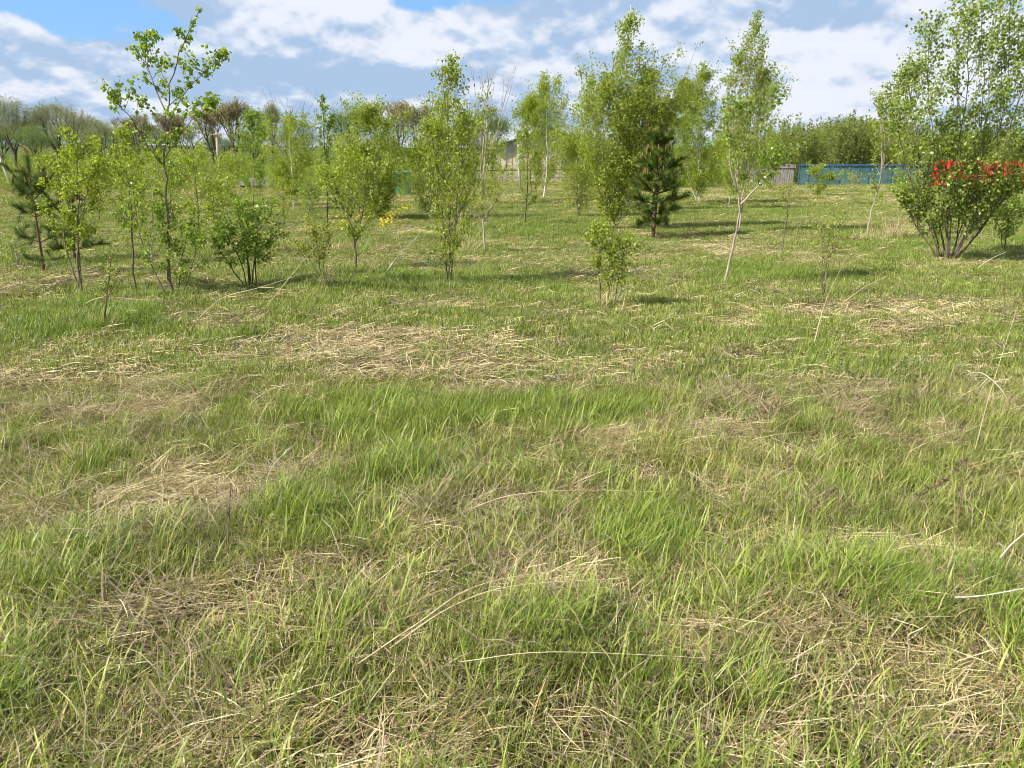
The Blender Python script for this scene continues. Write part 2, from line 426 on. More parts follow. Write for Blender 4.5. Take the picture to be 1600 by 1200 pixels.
WD = (.55, .1)
GREEN = protos('sward_sprig', [
    # 0-3 short mixed upright
    blade_mesh('g', M_GRASS, 34, .11, (.05, .14), .0031, (.0, .45), (.1, 1.1), WD, 4, seed=1),
    blade_mesh('g', M_GRASS, 31, .12, (.06, .17), .0033, (.05, .5), (.5, 2.3), WD, 4, seed=2),
    blade_mesh('g', M_LUSH, 29, .10, (.08, .19), .0036, (.0, .4), (.5, 2.3), WD, 4, seed=3),
    blade_mesh('g', M_GRASS, 24, .11, (.04, .11), .0028, (.1, .9), (.2, 1.2), WD, 4, seed=4),
    # 4-5 drooping tussock
    blade_mesh('g', M_LUSH, 40, .10, (.12, .28), .0048, (.05, .5), (.8, 2.1), (.8, .1), 5, seed=5),
    blade_mesh('g', M_LUSH, 44, .11, (.11, .25), .0038, (.0, .5), (.5, 1.9), (.8, .1), 5, seed=6),
    # 6-7 broad blades
    blade_mesh('g', M_GRASS, 9, .10, (.13, .26), .0062, (.05, .6), (.5, 2.0), (.4, 0), 5, tint=(.3, 1), seed=7),
    blade_mesh('g', M_LUSH, 8, .09, (.12, .23), .0052, (.05, .5), (.4, 1.8), (.4, 0), 5, tint=(.3, 1), seed=8),
    # 8-9 mid-field
    blade_mesh('g', M_GRASS, 76, .20, (.04, .12), .0068, (.0, .6), (.1, 1.3), (.35, .1), 3, jitter=.15, seed=9),
    blade_mesh('g', M_LUSH, 76, .20, (.05, .14), .0068, (.0, .6), (.1, 1.5), (.35, .1), 3, jitter=.15, seed=10),
    # 10-11 far-field
    blade_mesh('g', M_GRASS, 110, .45, (.07, .16), .015, (.0, .5), (.1, .9), WD, 2, seed=12),
    blade_mesh('g', M_LUSH, 110, .45, (.08, .18), .015, (.0, .5), (.1, .9), WD, 2, seed=13),
    blade_mesh('g', M_LUSH, 9, .012, (.06, .12), .022, (.6, 1.2), (.2, .8), (0, 0), 5, tint=(.1, .7), seed=14),
])
DRY = protos('straw_wisp', [
    # 0-2 lying mats (near)
    blade_mesh('s', M_STRAW, 52, .13, (.04, .15), .0036, (1.25, 1.62), (-.1, .35), (0, 0), 4, (0, .03), seed=21, jitter=.12),
    blade_mesh('s', M_STRAW, 50, .13, (.06, .19), .0026, (1.3, 1.62), (-.2, .4), (1.2, .2), 4, (0, .05), seed=22, jitter=.12),
    blade_mesh('s', M_LITTER, 50, .13, (.06, .22), .0036, (1.2, 1.65), (-.2, .4), (0, 0), 4, (0, .02), seed=23, jitter=.2),
    # 3 half-standing
    blade_mesh('s', M_STRAW, 22, .10, (.08, .22), .0024, (.3, 1.3), (.2, 1.0), (.8, 0), 4, tint=(.2, .9), seed=24, jitter=.08),
    # 4-5 mid lying, mostly combed sideways
    blade_mesh('s', M_STRAW, 60, .26, (.07, .26), .0066, (1.35, 1.66), (-.15, .2), (1.1, .2), 3, (0, .035), tint=(.0, 1), seed=25, jitter=.08),
    blade_mesh('s', M_LITTER, 55, .26, (.08, .22), .0075, (1.2, 1.6), (-.1, .4), (.8, .0), 3, (0, .04), seed=26, jitter=.1),
    # 6 far
    blade_mesh('s', M_STRAW, 90, .5, (.12, .34), .016, (1.2, 1.58), (-.1, .3), (1.2, .2), 2, (0, .05), tint=(.0, .95), seed=27, jitter=.08),
    # 7 combed mound of straw
    blade_mesh('s', M_STRAW, 50, .20, (.10, .30), .0044, (1.3, 1.62), (.0, .6), (1.4, -.2), 5, (.0, .06), tint=(.0, 1), seed=28, jitter=.16),
    # 8 grey-brown bleached bits
    blade_mesh('s', M_LITTER, 40, .12, (.10, .30), .0038, (.9, 1.6), (-.2, .5), (0, 0), 4, (0, .04), tint=(.3, 1), seed=29, jitter=.2),
])

# where straw shows (value < 0) and where the grass is lush (value > 0)
SP = [ell(*q[:4]) + tuple(q[4:]) for q in (
    (620, 555, 230, 40, -1.0), (480, 535, 110, 22, -.9), (940, 578, 110, 22, -1.1), (820, 605, 60, 14, -.8), (1130, 392, 150, 18, -1.3), (1050, 425, 120, 10, -.8),
    (1380, 495, 140, 30, -1.1), (1470, 420, 90, 10, -.7), (1520, 480, 100, 14, -.6), (240, 810, 170, 80, -.95), (60, 745, 90, 40, -.5), (945, 688, 45, 20, -1.3),
    (1090, 760, 110, 30, -.5), (310, 575, 90, 30, -.6), (60, 565, 70, 30, -.6), (240, 640, 140, 16, -.6), (780, 830, 120, 60, -.6), (1420, 895, 80, 35, -.9), (1480, 960, 80, 30, -.6),
    (740, 485, 110, 12, -.8), (940, 460, 60, 16, -.4), (740, 415, 90, 10, -.5), (70, 455, 60, 22, -.8), (430, 370, 60, 14, -.6), (620, 400, 80, 12, -.6), (530, 325, 60, 8, -.5), (400, 330, 60, 7, -.5),
    (880, 545, 50, 10, -.3), (1200, 545, 120, 20, -.4), (1340, 600, 160, 20, -.35), (1540, 590, 80, 22, -.7), (500, 920, 120, 40, -.6), (850, 940, 110, 60, -.6), (250, 980, 200, 40, -.55), (1250, 1040, 200, 60, -.5), (1020, 1010, 100, 50, -.3),
    (560, 1170, 260, 50, -1.0), (100, 1185, 150, 40, -.9), (1100, 1165, 200, 45, -.9), (1480, 1120, 120, 60, -.5), (40, 1000, 90, 40, -.7), (330, 505, 60, 14, -.6), (1250, 310, 80, 5, -.4), (1400, 360, 100, 10, -.4), (330, 1010, 120, 40, -.4),
    (1120, 680, 60, 14, -.6), (470, 728, 40, 14, -.8), (690, 745, 50, 14, -.3), (560, 560, 80, 14, -.3), (640, 590, 60, 8, -.5),
    (650, 655, 260, 38, .9), (900, 640, 150, 32, .9), (120, 510, 140, 35, .8), (490, 820, 120, 55, .9), (1015, 840, 100, 50, .9), (120, 880, 170, 60, .5), (880, 1020, 200, 60, .4), (600, 440, 150, 20, .8), (760, 440, 120, 14, .6),
    (1180, 430, 120, 14, .7), (860, 350, 160, 20, .5), (1150, 330, 120, 16, .5), (420, 335, 80, 10, .3), (1390, 950, 80, 40, .8), (1150, 900, 120, 50, .4), (1300, 720, 200, 50, .25), (620, 380, 90, 10, .3), (170, 630, 120, 14, .2), (1000, 520, 120, 16, .35), (640, 500, 120, 14, .4), (620, 730, 80, 30, .6))]


def fields(x, y):
    g = (fbm(x, y * 1.5, 1.3, 31) - .5) * 1.7 + (vnoise(x, y * 1.3, .33, 41) - .5) * 1.0 + (vnoise(x, y, .12, 43) - .5) * .5 + .34
    lush = (fbm(x, y, 2.6, 51) - .5) * 1.6
    for cx, cy, a, b, v in SP:
        k = np.exp(-(((x - cx) / a) ** 2 + ((y - cy) / b) ** 2) ** 1.5)
        g = g + k * v * .80
        if v > .3: lush = lush + k * v
    return np.clip(g, -1, 1), lush


def wedge(y0, y1, dens):
    hw = lambda y: .72 * y + 1.2
    A = (hw(y0) + hw(y1)) * (y1 - y0); n = int(A * dens)
    y = rng.uniform(y0, y1, n * 2); k = rng.rand(n * 2) < hw(y) / hw(y1); y = y[k]
    m = min(len(y), n); y = y[:m]
    return rng.uniform(-1, 1, m) * hw(y), y


GP = {'x': [], 'y': [], 'pid': [], 'scl': [], 'rz': []}
DP = {'x': [], 'y': [], 'pid': [], 'scl': [], 'rz': []}


def add(D, x, y, pid, scl, rz):
    for k, v in zip(('x', 'y', 'pid', 'scl', 'rz'), (x, y, pid, scl, rz)): D[k].append(np.asarray(v, float))


def sward(y0, y1, dg, ds, near):
    x, y = wedge(y0, y1, dg); g_, lu = fields(x, y); u = rng.rand(len(x))
    keep = u < np.clip((.86 if near == 0 else .68) + g_ * .42, .30, 1.0); x, y, g_, lu = x[keep], y[keep], g_[keep], lu[keep]; n = len(x); u = rng.rand(n)
    rz = rng.uniform(-1.1, 1.1, n); sc = rng.uniform(.7, 1.25, n) * (1 + .12 * np.clip(lu, -.8, 1.2)) * (.92 + .15 * np.clip(g_, -1, 1)) * (np.clip(1.12 - .06 * y, .78, 1.05) if near == 0 else .85)
    if near == 0:
        pid = np.where(u < .30, 0, np.where(u < .58, 1, np.where(u < .62, 2, 3)))
        pid = np.where((lu > .45) & (rng.rand(n) < .40), 2, pid)
        pid = np.where((lu > .8) & (rng.rand(n) < .12), np.where(rng.rand(n) < .5, 4, 5), pid)
        bf = np.clip((6.5 - y) / 4, 0, 1)
        pid = np.where(rng.rand(n) < .10 * bf, 6, pid); pid = np.where(rng.rand(n) < .07 * bf, 7, pid)
        pid = np.where(rng.rand(n) < .03, 4, pid)
        pid = np.where(rng.rand(n) < .018, 12, pid)
        sc = np.where((pid == 4) | (pid == 5), sc * .85, sc)
    elif near == 1:
        pid = np.where((lu > .35) & (u < .65), 9, np.where(u < .22, 9, 8)); pid = np.where(rng.rand(n) < .04, 5, pid)
    else:
        pid = np.where((lu > .35) & (u < .65), 11, np.where(u < .22, 11, 10))
    add(GP, x, y, pid, sc, rz)
    x, y = wedge(y0, y1, ds); g_, lu = fields(x, y); u = rng.rand(len(x))
    keep = u < np.clip((.56 if near == 0 else .64) - g_ * .40, .20, 1.0); x, y, g_ = x[keep], y[keep], g_[keep]; n = len(x); u = rng.rand(n)
    sc = rng.uniform(.7, 1.25, n); rz = rng.normal(0, .85, n) + np.where(rng.rand(n) < .25, 3.14, 0)
    if near == 0:
        pid = np.where(u < .22, 0, np.where(u < .44, 1, np.where(u < .66, 2, np.where(u < .84, 3, 8))))
        pid = np.where((g_ < -.45) & (rng.rand(n) < .6), 1, pid)
        rz = np.where((pid == 0) | (pid == 2), rng.uniform(-3.14, 3.14, n), rz)
    elif near == 1:
        pid = np.where(u < .76, 4, 5); pid = np.where((g_ < -.3) & (rng.rand(n) < .25), 7, pid)
    else:
        pid = np.full(n, 6)
    add(DP, x, y, pid, sc, rz)


sward(1.15, 3.4, 360, 230, 0)
sward(3.4, 5.6, 300, 180, 0)
sward(5.6, 15, 112, 62, 1)
sward(15, 30, 46, 26, 1)
sward(30, 75, 12, 6, 2)


def local(D, px, py, rx, ry, n, pids, sc=(.8, 1.2), rz=(-.6, .6)):
    cx, cy, a, b = ell(px, py, rx, ry); th = rng.rand(n) * 6.283; r_ = np.sqrt(rng.rand(n))
    add(D, cx + a * r_ * np.cos(th), cy + b * r_ * np.sin(th), rng.choice(pids, n), rng.uniform(*sc, n), rng.uniform(*rz, n))


# tussocks and combed straw heaps that stand out
local(GP, 490, 815, 95, 60, 46, [4, 5, 2, 1], (.55, .9)); local(GP, 1015, 850, 85, 42, 36, [5, 2, 4, 1], (.5, .8)); local(GP, 90, 890, 150, 70, 36, [4, 4, 5, 6], (.55, .95))
local(GP, 860, 1010, 180, 60, 36, [4, 6, 7, 6], (.5, .8)); local(GP, 1390, 960, 60, 45, 24, [4, 4, 7], (.55, .8)); local(GP, 1290, 920, 190, 50, 40, [6, 7, 6, 7, 4], (.65, 1.05))
local(GP, 170, 500, 60, 20, 24, [4, 5], (.6, 1.)); local(GP, 620, 745, 60, 30, 25, [4, 5], (.7, 1.)); local(GP, 1570, 1000, 40, 100, 26, [6, 7, 4], (.8, 1.2)); local(GP, 20, 1050, 40, 120, 20, [6, 4], (.8, 1.2))
local(DP, 945, 690, 28, 12, 7, [7], (.5, .7), (-.3, .1)); local(DP, 620, 570, 170, 22, 16, [7], (.4, .7), (-.8, .9)); local(DP, 945, 578, 70, 12, 10, [7], (.5, .8), (-.2, .2)); local(DP, 1390, 495, 100, 18, 14, [7], (.4, .75), (-.8, .9))
local(DP, 1130, 392, 110, 10, 16, [7], (.8, 1.2), (-.3, .3)); local(DP, 60, 455, 50, 12, 10, [7], (.6, .9), (2.4, 3.6)); local(DP, 1430, 890, 40, 18, 16, [7, 1], (.5, .8), (-1.6, -.6)); local(DP, 740, 483, 80, 7, 18, [7], (.6, 1.), (-.2, .2)); local(DP, 240, 636, 90, 8, 7, [7], (.5, .8), (-.1, .2)); local(DP, 40, 560, 50, 12, 14, [7], (.6, 1.), (-.6, -.1)); local(DP, 1470, 418, 60, 6, 16, [7], (.8, 1.2), (0, .4))


def scatter(name, D, coll, label, cat):
    x = np.concatenate(D['x']); y = np.concatenate(D['y']); z = terr(x, y)
    n = len(x)
    me = bpy.data.meshes.new(name); me.vertices.add(n)
    me.vertices.foreach_set('co', np.column_stack([x, y, z]).astype(np.float32).ravel())
    a = me.attributes.new('pid', 'INT', 'POINT'); a.data.foreach_set('value', np.concatenate(D['pid']).astype(np.int32))
    a = me.attributes.new('scl', 'FLOAT', 'POINT'); a.data.foreach_set('value', np.concatenate(D['scl']).astype(np.float32))
    rot = np.zeros((n, 3), np.float32); rot[:, 2] = np.concatenate(D['rz']); rot[:, 0] = rng.normal(0, .06, n); rot[:, 1] = rng.normal(0, .06, n)
    a = me.attributes.new('rot', 'FLOAT_VECTOR', 'POINT'); a.data.foreach_set('vector', rot.ravel())
    o = bpy.data.objects.new(name, me); COL.objects.link(o); tag(o, label, cat, kind='stuff')
    ng = bpy.data.node_groups.new(name + '_nodes', 'GeometryNodeTree')
    ng.interface.new_socket('Geometry', in_out='INPUT', socket_type='NodeSocketGeometry'); ng.interface.new_socket('Geometry', in_out='OUTPUT', socket_type='NodeSocketGeometry')
    N = ng.nodes; Lk = ng.links
    gi = N.new('NodeGroupInput'); go = N.new('NodeGroupOutput'); ip = N.new('GeometryNodeInstanceOnPoints')
    ci = N.new('GeometryNodeCollectionInfo'); ci.inputs['Collection'].default_value = coll; ci.inputs['Separate Children'].default_value = True; ci.inputs['Reset Children'].default_value = True
    def attr(nm, ty):
        q = N.new('GeometryNodeInputNamedAttribute'); q.data_type = ty; q.inputs['Name'].default_value = nm; return q.outputs['Attribute']
    Lk.new(gi.outputs[0], ip.inputs['Points']); Lk.new(ci.outputs[0], ip.inputs['Instance']); ip.inputs['Pick Instance'].default_value = True
    Lk.new(attr('pid', 'INT'), ip.inputs['Instance Index']); Lk.new(attr('rot', 'FLOAT_VECTOR'), ip.inputs['Rotation']); Lk.new(attr('scl', 'FLOAT'), ip.inputs['Scale'])
    Lk.new(ip.outputs[0], go.inputs[0])
    md = o.modifiers.new('scatter', 'NODES'); md.node_group = ng
    print(name, n)
    return o





# ------------------------------------------------------------------ plants
def leaf_arrays(pts, size, r, aspect=.8, droop=.3, fold=.25, wind=.0):
    n = len(pts); pts = np.asarray(pts)
    sz = size * r.uniform(.6, 1.25, n)
    d = r.normal(0, 1, (n, 3)); d[:, 2] -= droop * 2; d[:, 0] += wind; d /= np.linalg.norm(d, axis=1)[:, None]
    q = r.normal(0, 1, (n, 3)); s = np.cross(d, q); s /= np.linalg.norm(s, axis=1)[:, None] + 1e-6
    nrm = np.cross(d, s)
    V = np.zeros((n, 4, 3)); L = sz[:, None]
    V[:, 0] = pts; V[:, 1] = pts + d * L * .42 + s * L * aspect * .5 + nrm * L * fold * .5
    V[:, 2] = pts + d * L; V[:, 3] = pts + d * L * .42 - s * L * aspect * .5 + nrm * L * fold * .5
    b = np.arange(n)[:, None] * 4
    F = np.concatenate([b + np.array([[0, 1, 2]]), b + np.array([[0, 2, 3]])]).tolist()
    return V.reshape(-1, 3), F, np.repeat(np.clip(r.beta(2, 2.4, n), 0, 1), 4)


def lerp_poly(pts, t):
    pts = np.asarray(pts); n = len(pts) - 1; t = min(max(t, 0), .9999) * n; i = int(t); f = t - i
    return pts[i] * (1 - f) + pts[i + 1] * f


def smooth_poly(pts, k=4):
    pts = [np.asarray(p, float) for p in pts]; out = []
    if len(pts) < 3: return [pts[0] * (1 - i / 6) + pts[1] * i / 6 for i in range(7)]
    Q = [2 * pts[0] - pts[1]] + pts + [2 * pts[-1] - pts[-2]]
    for i in range(1, len(Q) - 2):
        for j in range(k):
            u = j / k; a, b, c, d = Q[i - 1], Q[i], Q[i + 1], Q[i + 2]
            out.append(.5 * (2 * b + (c - a) * u + (2 * a - 5 * b + 4 * c - d) * u * u + (3 * b - a - 3 * c + d) * u ** 3))
    out.append(pts[-1]); return out


def interp(prof, t):
    return float(np.interp(t, [q[0] for q in prof], [q[1] for q in prof]))


BIRCH = [(0, .35), (.12, .8), (.35, 1.), (.6, .75), (.8, .42), (1, .10)]
OVAL = [(0, .4), (.25, .9), (.5, 1.), (.8, .7), (1, .25)]
SLIM = [(0, .6), (.3, 1.), (.7, .7), (1, .2)]
VASE = [(0, .3), (.4, .8), (.75, 1), (1, .4)]


FEET = []


def plant(name, label, cat, stems, leafmat, bark, nleaf, lsize, r0=.02, nl=24, t0=.2, reach=.5, prof=BIRCH, up=45, wind=.15, twigs=6, seed=1,
          group=None, aspect=.8, sigma=.03, depthk=.9, toptwig=True, extra_bark=None, dens_top=1.0, droop=.3, base=None, limbr=.35, side_r=1., leafless=0.0, bare_top=False):
    """stems: list of world-space polylines (first point on the ground). One Empty, child trunk(s), branches, leaves."""
    r = np.random.RandomState(seed)
    b = np.array(base if base is not None else stems[0][0], float); b[2] = gz(b[0], b[1]) - .015
    root = empty(name, b, label, cat, group); FEET.append((b[0], b[1]))
    mb_b = MB(); seeds = []; wts = []
    multi = len(stems) > 1
    if sigma >= .045: nleaf = int(nleaf * 2.1); lsize *= 1.18; reach *= 1.12; r0 *= .8
    elif nleaf > 400: nleaf = int(nleaf * 1.6); lsize *= 1.1; reach *= 1.08
    for si, st in enumerate(stems):
        st = [np.asarray(q, float).copy() for q in st]; st[0][2] = gz(st[0][0], st[0][1]) - .03 if math.hypot(st[0][0] - b[0], st[0][2] - max(b[2], -.1)) < .45 and st[0][2] < .4 else st[0][2]
        pl = smooth_poly(st, 4); H = sum(np.linalg.norm(pl[i + 1] - pl[i]) for i in range(len(pl) - 1))
        pl = [q + (r.normal(0, .006 * H ** .5, 3) if 0 < i < len(pl) - 1 else 0) for i, q in enumerate(pl)]
        rr = r0 * (r.uniform(.55, 1.) * side_r if multi and si else 1.)
        tb = MB(); n = len(pl); tb.tube(pl, [rr * (1 - .88 * (i / (n - 1)) ** .85) + .0015 for i in range(n)], 7)
        tb.build('trunk' if not multi else 'stem', bark, root, True, off=b)
        L = nl if not multi else max(4, int(nl * r.uniform(.7, 1.2)))
        g0 = r.rand() * 6.28
        for k in range(L):
            f = (k + r.uniform(-.4, .4)) / L; f = min(max(f, 0), 1); t = t0 + (1 - t0) * f ** .92 * .97
            p0 = lerp_poly(pl, t); rc = reach * interp(prof, f) * r.uniform(.6, 1.15)
            a = g0 + k * 2.39996 + r.normal(0, .4)
            ua = R(max(20, r.normal(up, 8)))            # angle from vertical
            hd = np.array((math.cos(a), math.sin(a) * depthk, 0))
            rise = min(rc / math.tan(ua), max(.10, (pl[-1][2] - p0[2]) * 1.12 + .10 * reach))
            pts = []
            for s in (0, .25, .5, .75, 1.):
                q = p0 + hd * rc * (s ** .9) + np.array((wind * rc * s * s, 0, rise * (s * .75 + .35 * s * s))) + r.normal(0, .02 * rc, 3) * s
                pts.append(q)
            lr = rr * (1 - t * .85) * limbr + .0015
            mb_b.tube(pts, [lr * (1 - .8 * s / 4) + .001 for s in range(5)], 4)
            for m_ in range(twigs):
                s = r.uniform(.22, 1.); q0 = lerp_poly(pts, s); tl = rc * r.uniform(.18, .42) * (1.1 - .5 * s) + .03
                d = hd * r.uniform(-.1, .9) + r.normal(0, .55, 3) + np.array((wind, 0, .55 if droop < .5 else .0)); d /= np.linalg.norm(d)
                q1 = q0 + d * tl; qm = (q0 + q1) / 2 + r.normal(0, .05 * tl, 3)
                mb_b.tube([q0, qm, q1], [.0022 + lr * .25, .0016 + lr * .12, .001], 3)
                if r.rand() < leafless: continue
                for u in (.25, .5, .7, .85, 1.):
                    seeds.append(q0 * (1 - u) + q1 * u); wts.append(1. * (1 + (dens_top - 1) * f))
            for u in (.45, .6, .75, .9, 1.):
                seeds.append(lerp_poly(pts, u)); wts.append(1. * (1 + (dens_top - 1) * f))
        if toptwig:
            for u in np.linspace(.80, 1, 14): seeds.append(lerp_poly(pl, u)); wts.append(2.2 if multi else 1.)
    if mb_b.v:
        bo = mb_b.build('branches', extra_bark or bark, root, False, off=b); bo['kind'] = 'stuff'
    if nleaf:
        seeds = np.array(seeds); wts = np.array(wts)
        if bare_top: wts = wts * (seeds[:, 2] < bare_top)
        idx = r.choice(len(seeds), nleaf, p=wts / wts.sum())
        V, F, tn = leaf_arrays(seeds[idx] + r.normal(0, sigma, (nleaf, 3)), lsize, r, aspect, droop, wind=wind * 1.5)
        V = V - b; V[:, 2] = np.maximum(V[:, 2], .02)
        lo = meshobj('leaves', V, F, leafmat, root, {'tint': tn}); lo['kind'] = 'stuff'
    return root


def stemp(pts, Y, dys=None):
    """pixel polyline at depth Y (with small depth drifts) -> world polyline"""
    out = []
    for i, (px, py) in enumerate(pts):
        out.append(P(px, py, Y + (dys[i] if dys else 0)))
    return out


def wpx(px, Y): return px * Y / FPX / cp


# --- 1 tall poplar sapling, left foreground: explicit trunk and main limbs
Yp = depth(466)
plant('poplar_sapling', 'tall open poplar sapling with large glossy leaves rising above the treeline at left', 'sapling',
      [stemp([(268, 466), (263, 400), (262, 330), (258, 260), (261, 200), (266, 130), (285, 70), (312, 15)], Yp),
       stemp([(258, 262), (245, 246), (232, 232), (205, 185), (180, 160), (160, 128)], Yp, [0, -.07, -.15, -.3, -.4, -.5]),
       stemp([(262, 195), (285, 150), (320, 110), (355, 82)], Yp, [0, .1, .2, .3]),
       stemp([(259, 245), (285, 205), (315, 175), (340, 158)], Yp, [0, -.2, -.35, -.5]),
       stemp([(262, 180), (240, 130), (228, 95), (228, 55)], Yp, [0, .2, .3, .3])],
      M_POPLAR, M_BARK, 1150, .044, .017, 15, .16, .20, OVAL, 40, .1, 3, side_r=.5, seed=3, aspect=.85, sigma=.022, droop=.5)
# the low leafy shoots round its foot
plant('poplar_shoot', 'low leafy shoots crowded round the foot of the tall poplar sapling at left', 'sapling',
      [stemp([(276, 462), (285, 400), (300, 340)], Yp + .1), stemp([(262, 462), (230, 400), (215, 350), (205, 270)], Yp - .1), stemp([(270, 462), (262, 390), (250, 320)], Yp), stemp([(280, 458), (300, 420), (310, 360)], Yp)],
      M_POPLAR, M_BARK, 1100, .036, .009, 9, .25, .22, OVAL, 45, .1, 4, seed=4, sigma=.03, droop=.4)
# --- 4 pale-leaved sapling next to young pine
Ya = depth(462)
plant('aspen_sapling', 'pale leaved aspen sapling with silvery flashes standing right of the young pine', 'sapling',
      [stemp([(127, 462), (122, 400), (123, 330), (120, 260), (112, 212)], Ya), stemp([(127, 462), (105, 390), (95, 320), (88, 255)], Ya, [0, .1, .2, .2]), stemp([(126, 440), (123, 360), (135, 300), (150, 250)], Ya, [0, 0, -.1, -.2])],
      M_BIRCH, M_BARK, 2300, .034, .013, 13, .30, .33, OVAL, 42, .1, 5, seed=5, sigma=.03)
# --- 5,6 thin stems
plant('thin_sapling', 'thin dark stemmed sapling between the pale aspen and the tall poplar', 'sapling',
      [stemp([(213, 460), (207, 390), (204, 320), (196, 250), (190, 200)], depth(460))], M_BIRCH, M_BARK, 700, .034, .012, 16, .32, .26, SLIM, 42, .1, 4, seed=6)
plant('thin_sapling', 'small crooked twiggy sapling with a few leaves in front of the aspen', 'sapling',
      [stemp([(162, 520), (165, 480), (172, 430), (176, 395)], depth(520)), stemp([(162, 520), (168, 470), (185, 432)], depth(520))], M_POPLAR, M_REDBARK, 120, .030, .008, 8, .4, .12, SLIM, 50, .1, 3, seed=7)
plant('birch_sapling', 'slender young tree with sparse pale leaves behind the tall poplar', 'sapling',
      [stemp([(237, 412), (238, 360), (240, 300), (246, 240)], depth(412)), stemp([(240, 412), (225, 350), (215, 290)], depth(412))], M_BIRCH, M_PALEBARK, 1100, .034, .014, 14, .25, .5, OVAL, 42, .1, 4, seed=8)
plant('birch_sapling', 'leafy young birch filling the gap right of the tall poplar', 'sapling',
      [stemp([(312, 400), (310, 350), (306, 290), (300, 235)], depth(400))], M_BIRCH, M_BARK, 1300, .036, .014, 18, .15, .55, OVAL, 42, .1, 5, seed=9)
# --- 7 bush
Yb = depth(448)
plant('leafy_bush', 'dense round leafy bush with dark thin stems right of the tall poplar', 'bush',
      [stemp([(388, 448), (386, 400), (375, 350), (365, 300)], Yb), stemp([(388, 448), (370, 395), (345, 360)], Yb), stemp([(392, 448), (400, 390), (405, 320)], Yb), stemp([(386, 448), (350, 400), (338, 375)], Yb, [0, -.1, -.1]),
       stemp([(400, 445), (402, 395), (425, 375)], Yb), stemp([(392, 448), (385, 380), (385, 330)], Yb, [0, .2, .3])],
      M_POPLAR, M_DKBARK, 1900, .038, .010, 9, .30, .27, SLIM, 42, .1, 5, seed=10, sigma=.03)
# --- 9 tall thin poplar 512
Yc = depth(382)
plant('poplar_sapling', 'tall narrow poplar sapling with leaves strung up its single dark stem', 'sapling',
      [stemp([(513, 382), (512, 330), (510, 270), (506, 210), (502, 148)], Yc), stemp([(512, 330), (511, 270), (510, 225), (520, 180)], Yc)],
      M_POPLAR, M_DKBARK, 520, .046, .017, 16, .42, .17, SLIM, 30, .05, 2, seed=11, sigma=.02)
# --- 10 yellow-green bush
Yd = depth(432)
plant('leafy_bush', 'small yellowish leaved bush growing out of the dry grass clump', 'bush',
      [stemp([(502, 432), (497, 395), (490, 355)], Yd), stemp([(506, 432), (505, 390), (508, 350)], Yd), stemp([(503, 432), (480, 400), (465, 380)], Yd)],
      M_YELLOW, M_BARK, 520, .034, .009, 9, .3, .2, OVAL, 48, .1, 4, seed=12)
# --- 11 sapling 557
Ye = depth(422)
plant('young_tree', 'young tree with forked reddish stem and pale leaves right of the narrow poplar', 'sapling',
      [stemp([(557, 422), (554, 385), (548, 350), (530, 310), (520, 270)], Ye), stemp([(557, 422), (555, 390), (565, 345), (570, 300), (565, 250)], Ye)],
      M_BIRCH, M_BARK, 1700, .036, .014, 18, .33, .42, OVAL, 42, .1, 5, seed=13)
# --- 12 dense conical birch 590
Yf = depth(345)
plant('birch_tree', 'dense dark green conical birch with pointed top in the left middle distance', 'tree',
      [stemp([(592, 345), (590, 290), (587, 230), (578, 168)], Yf), stemp([(592, 345), (570, 300), (560, 240)], Yf)],
      M_BIRCH, M_PALEBARK, 8500, .048, .03, 34, .06, .95, BIRCH, 36, .05, 7, seed=14, sigma=.09)
plant('young_tree', 'low bright green leafy sapling below the dense conical birch', 'sapling',
      [stemp([(593, 345), (594, 320), (592, 280)], depth(346))], M_POPLAR, M_BARK, 900, .05, .015, 16, .2, .42, OVAL, 45, .1, 4, seed=15)
# --- 13 pale birch 460 with bare top
plant('birch_tree', 'slim white stemmed birch with a bare spiky top left of the narrow poplar', 'tree',
      [stemp([(459, 330), (457, 280), (453, 230), (450, 160)], depth(330))], M_BIRCH, M_WHITEBARK, 3800, .050, .03, 34, .12, .95, OVAL, 38, .05, 6, seed=16, sigma=.08, extra_bark=M_BARK, bare_top=3.1)
plant('birch_tree', 'light green birch left of the white stemmed birch', 'tree',
      [stemp([(396, 325), (397, 270), (400, 225), (396, 180)], depth(325))], M_POPLAR, M_BARK, 2400, .055, .025, 26, .1, .7, SLIM, 36, .05, 5, seed=17, sigma=.07)
plant('thin_sapling', 'thin sapling with little foliage in front of the white stemmed birch', 'sapling',
      [stemp([(443, 370), (443, 330), (441, 280)], depth(370))], M_BIRCH, M_BARK, 420, .04, .011, 12, .35, .3, OVAL, 42, .1, 4, seed=18)
# --- 16 main birch 700
Yg = depth(446)
plant('birch_sapling', 'bushy birch sapling with tall windswept tip left of the bare pale stem', 'sapling',
      [stemp([(701, 446), (703, 390), (702, 320), (700, 240), (700, 150), (712, 84)], Yg), stemp([(702, 410), (712, 340), (720, 260), (722, 170)], Yg), stemp([(701, 410), (690, 330), (680, 250), (668, 190)], Yg, [0, .1, .2, .2])],
      M_BIRCH, M_BARK, 4600, .033, .012, 26, .12, .42, [(0, .6), (.25, 1.), (.5, .9), (.72, .55), (.86, .2), (1, .08)], 32, .22, 6, seed=19, sigma=.035, extra_bark=M_BARK)
plant('birch_tree', 'leafy birch behind the bushy sapling with its windswept tip', 'tree',
      [stemp([(672, 345), (674, 290), (682, 220), (698, 150)], depth(345)), stemp([(672, 345), (664, 290), (662, 230)], depth(345))], M_BIRCH, M_WHITEBARK, 4200, .045, .028, 30, .08, .75, BIRCH, 36, .25, 6, seed=20, sigma=.08, extra_bark=M_BARK)
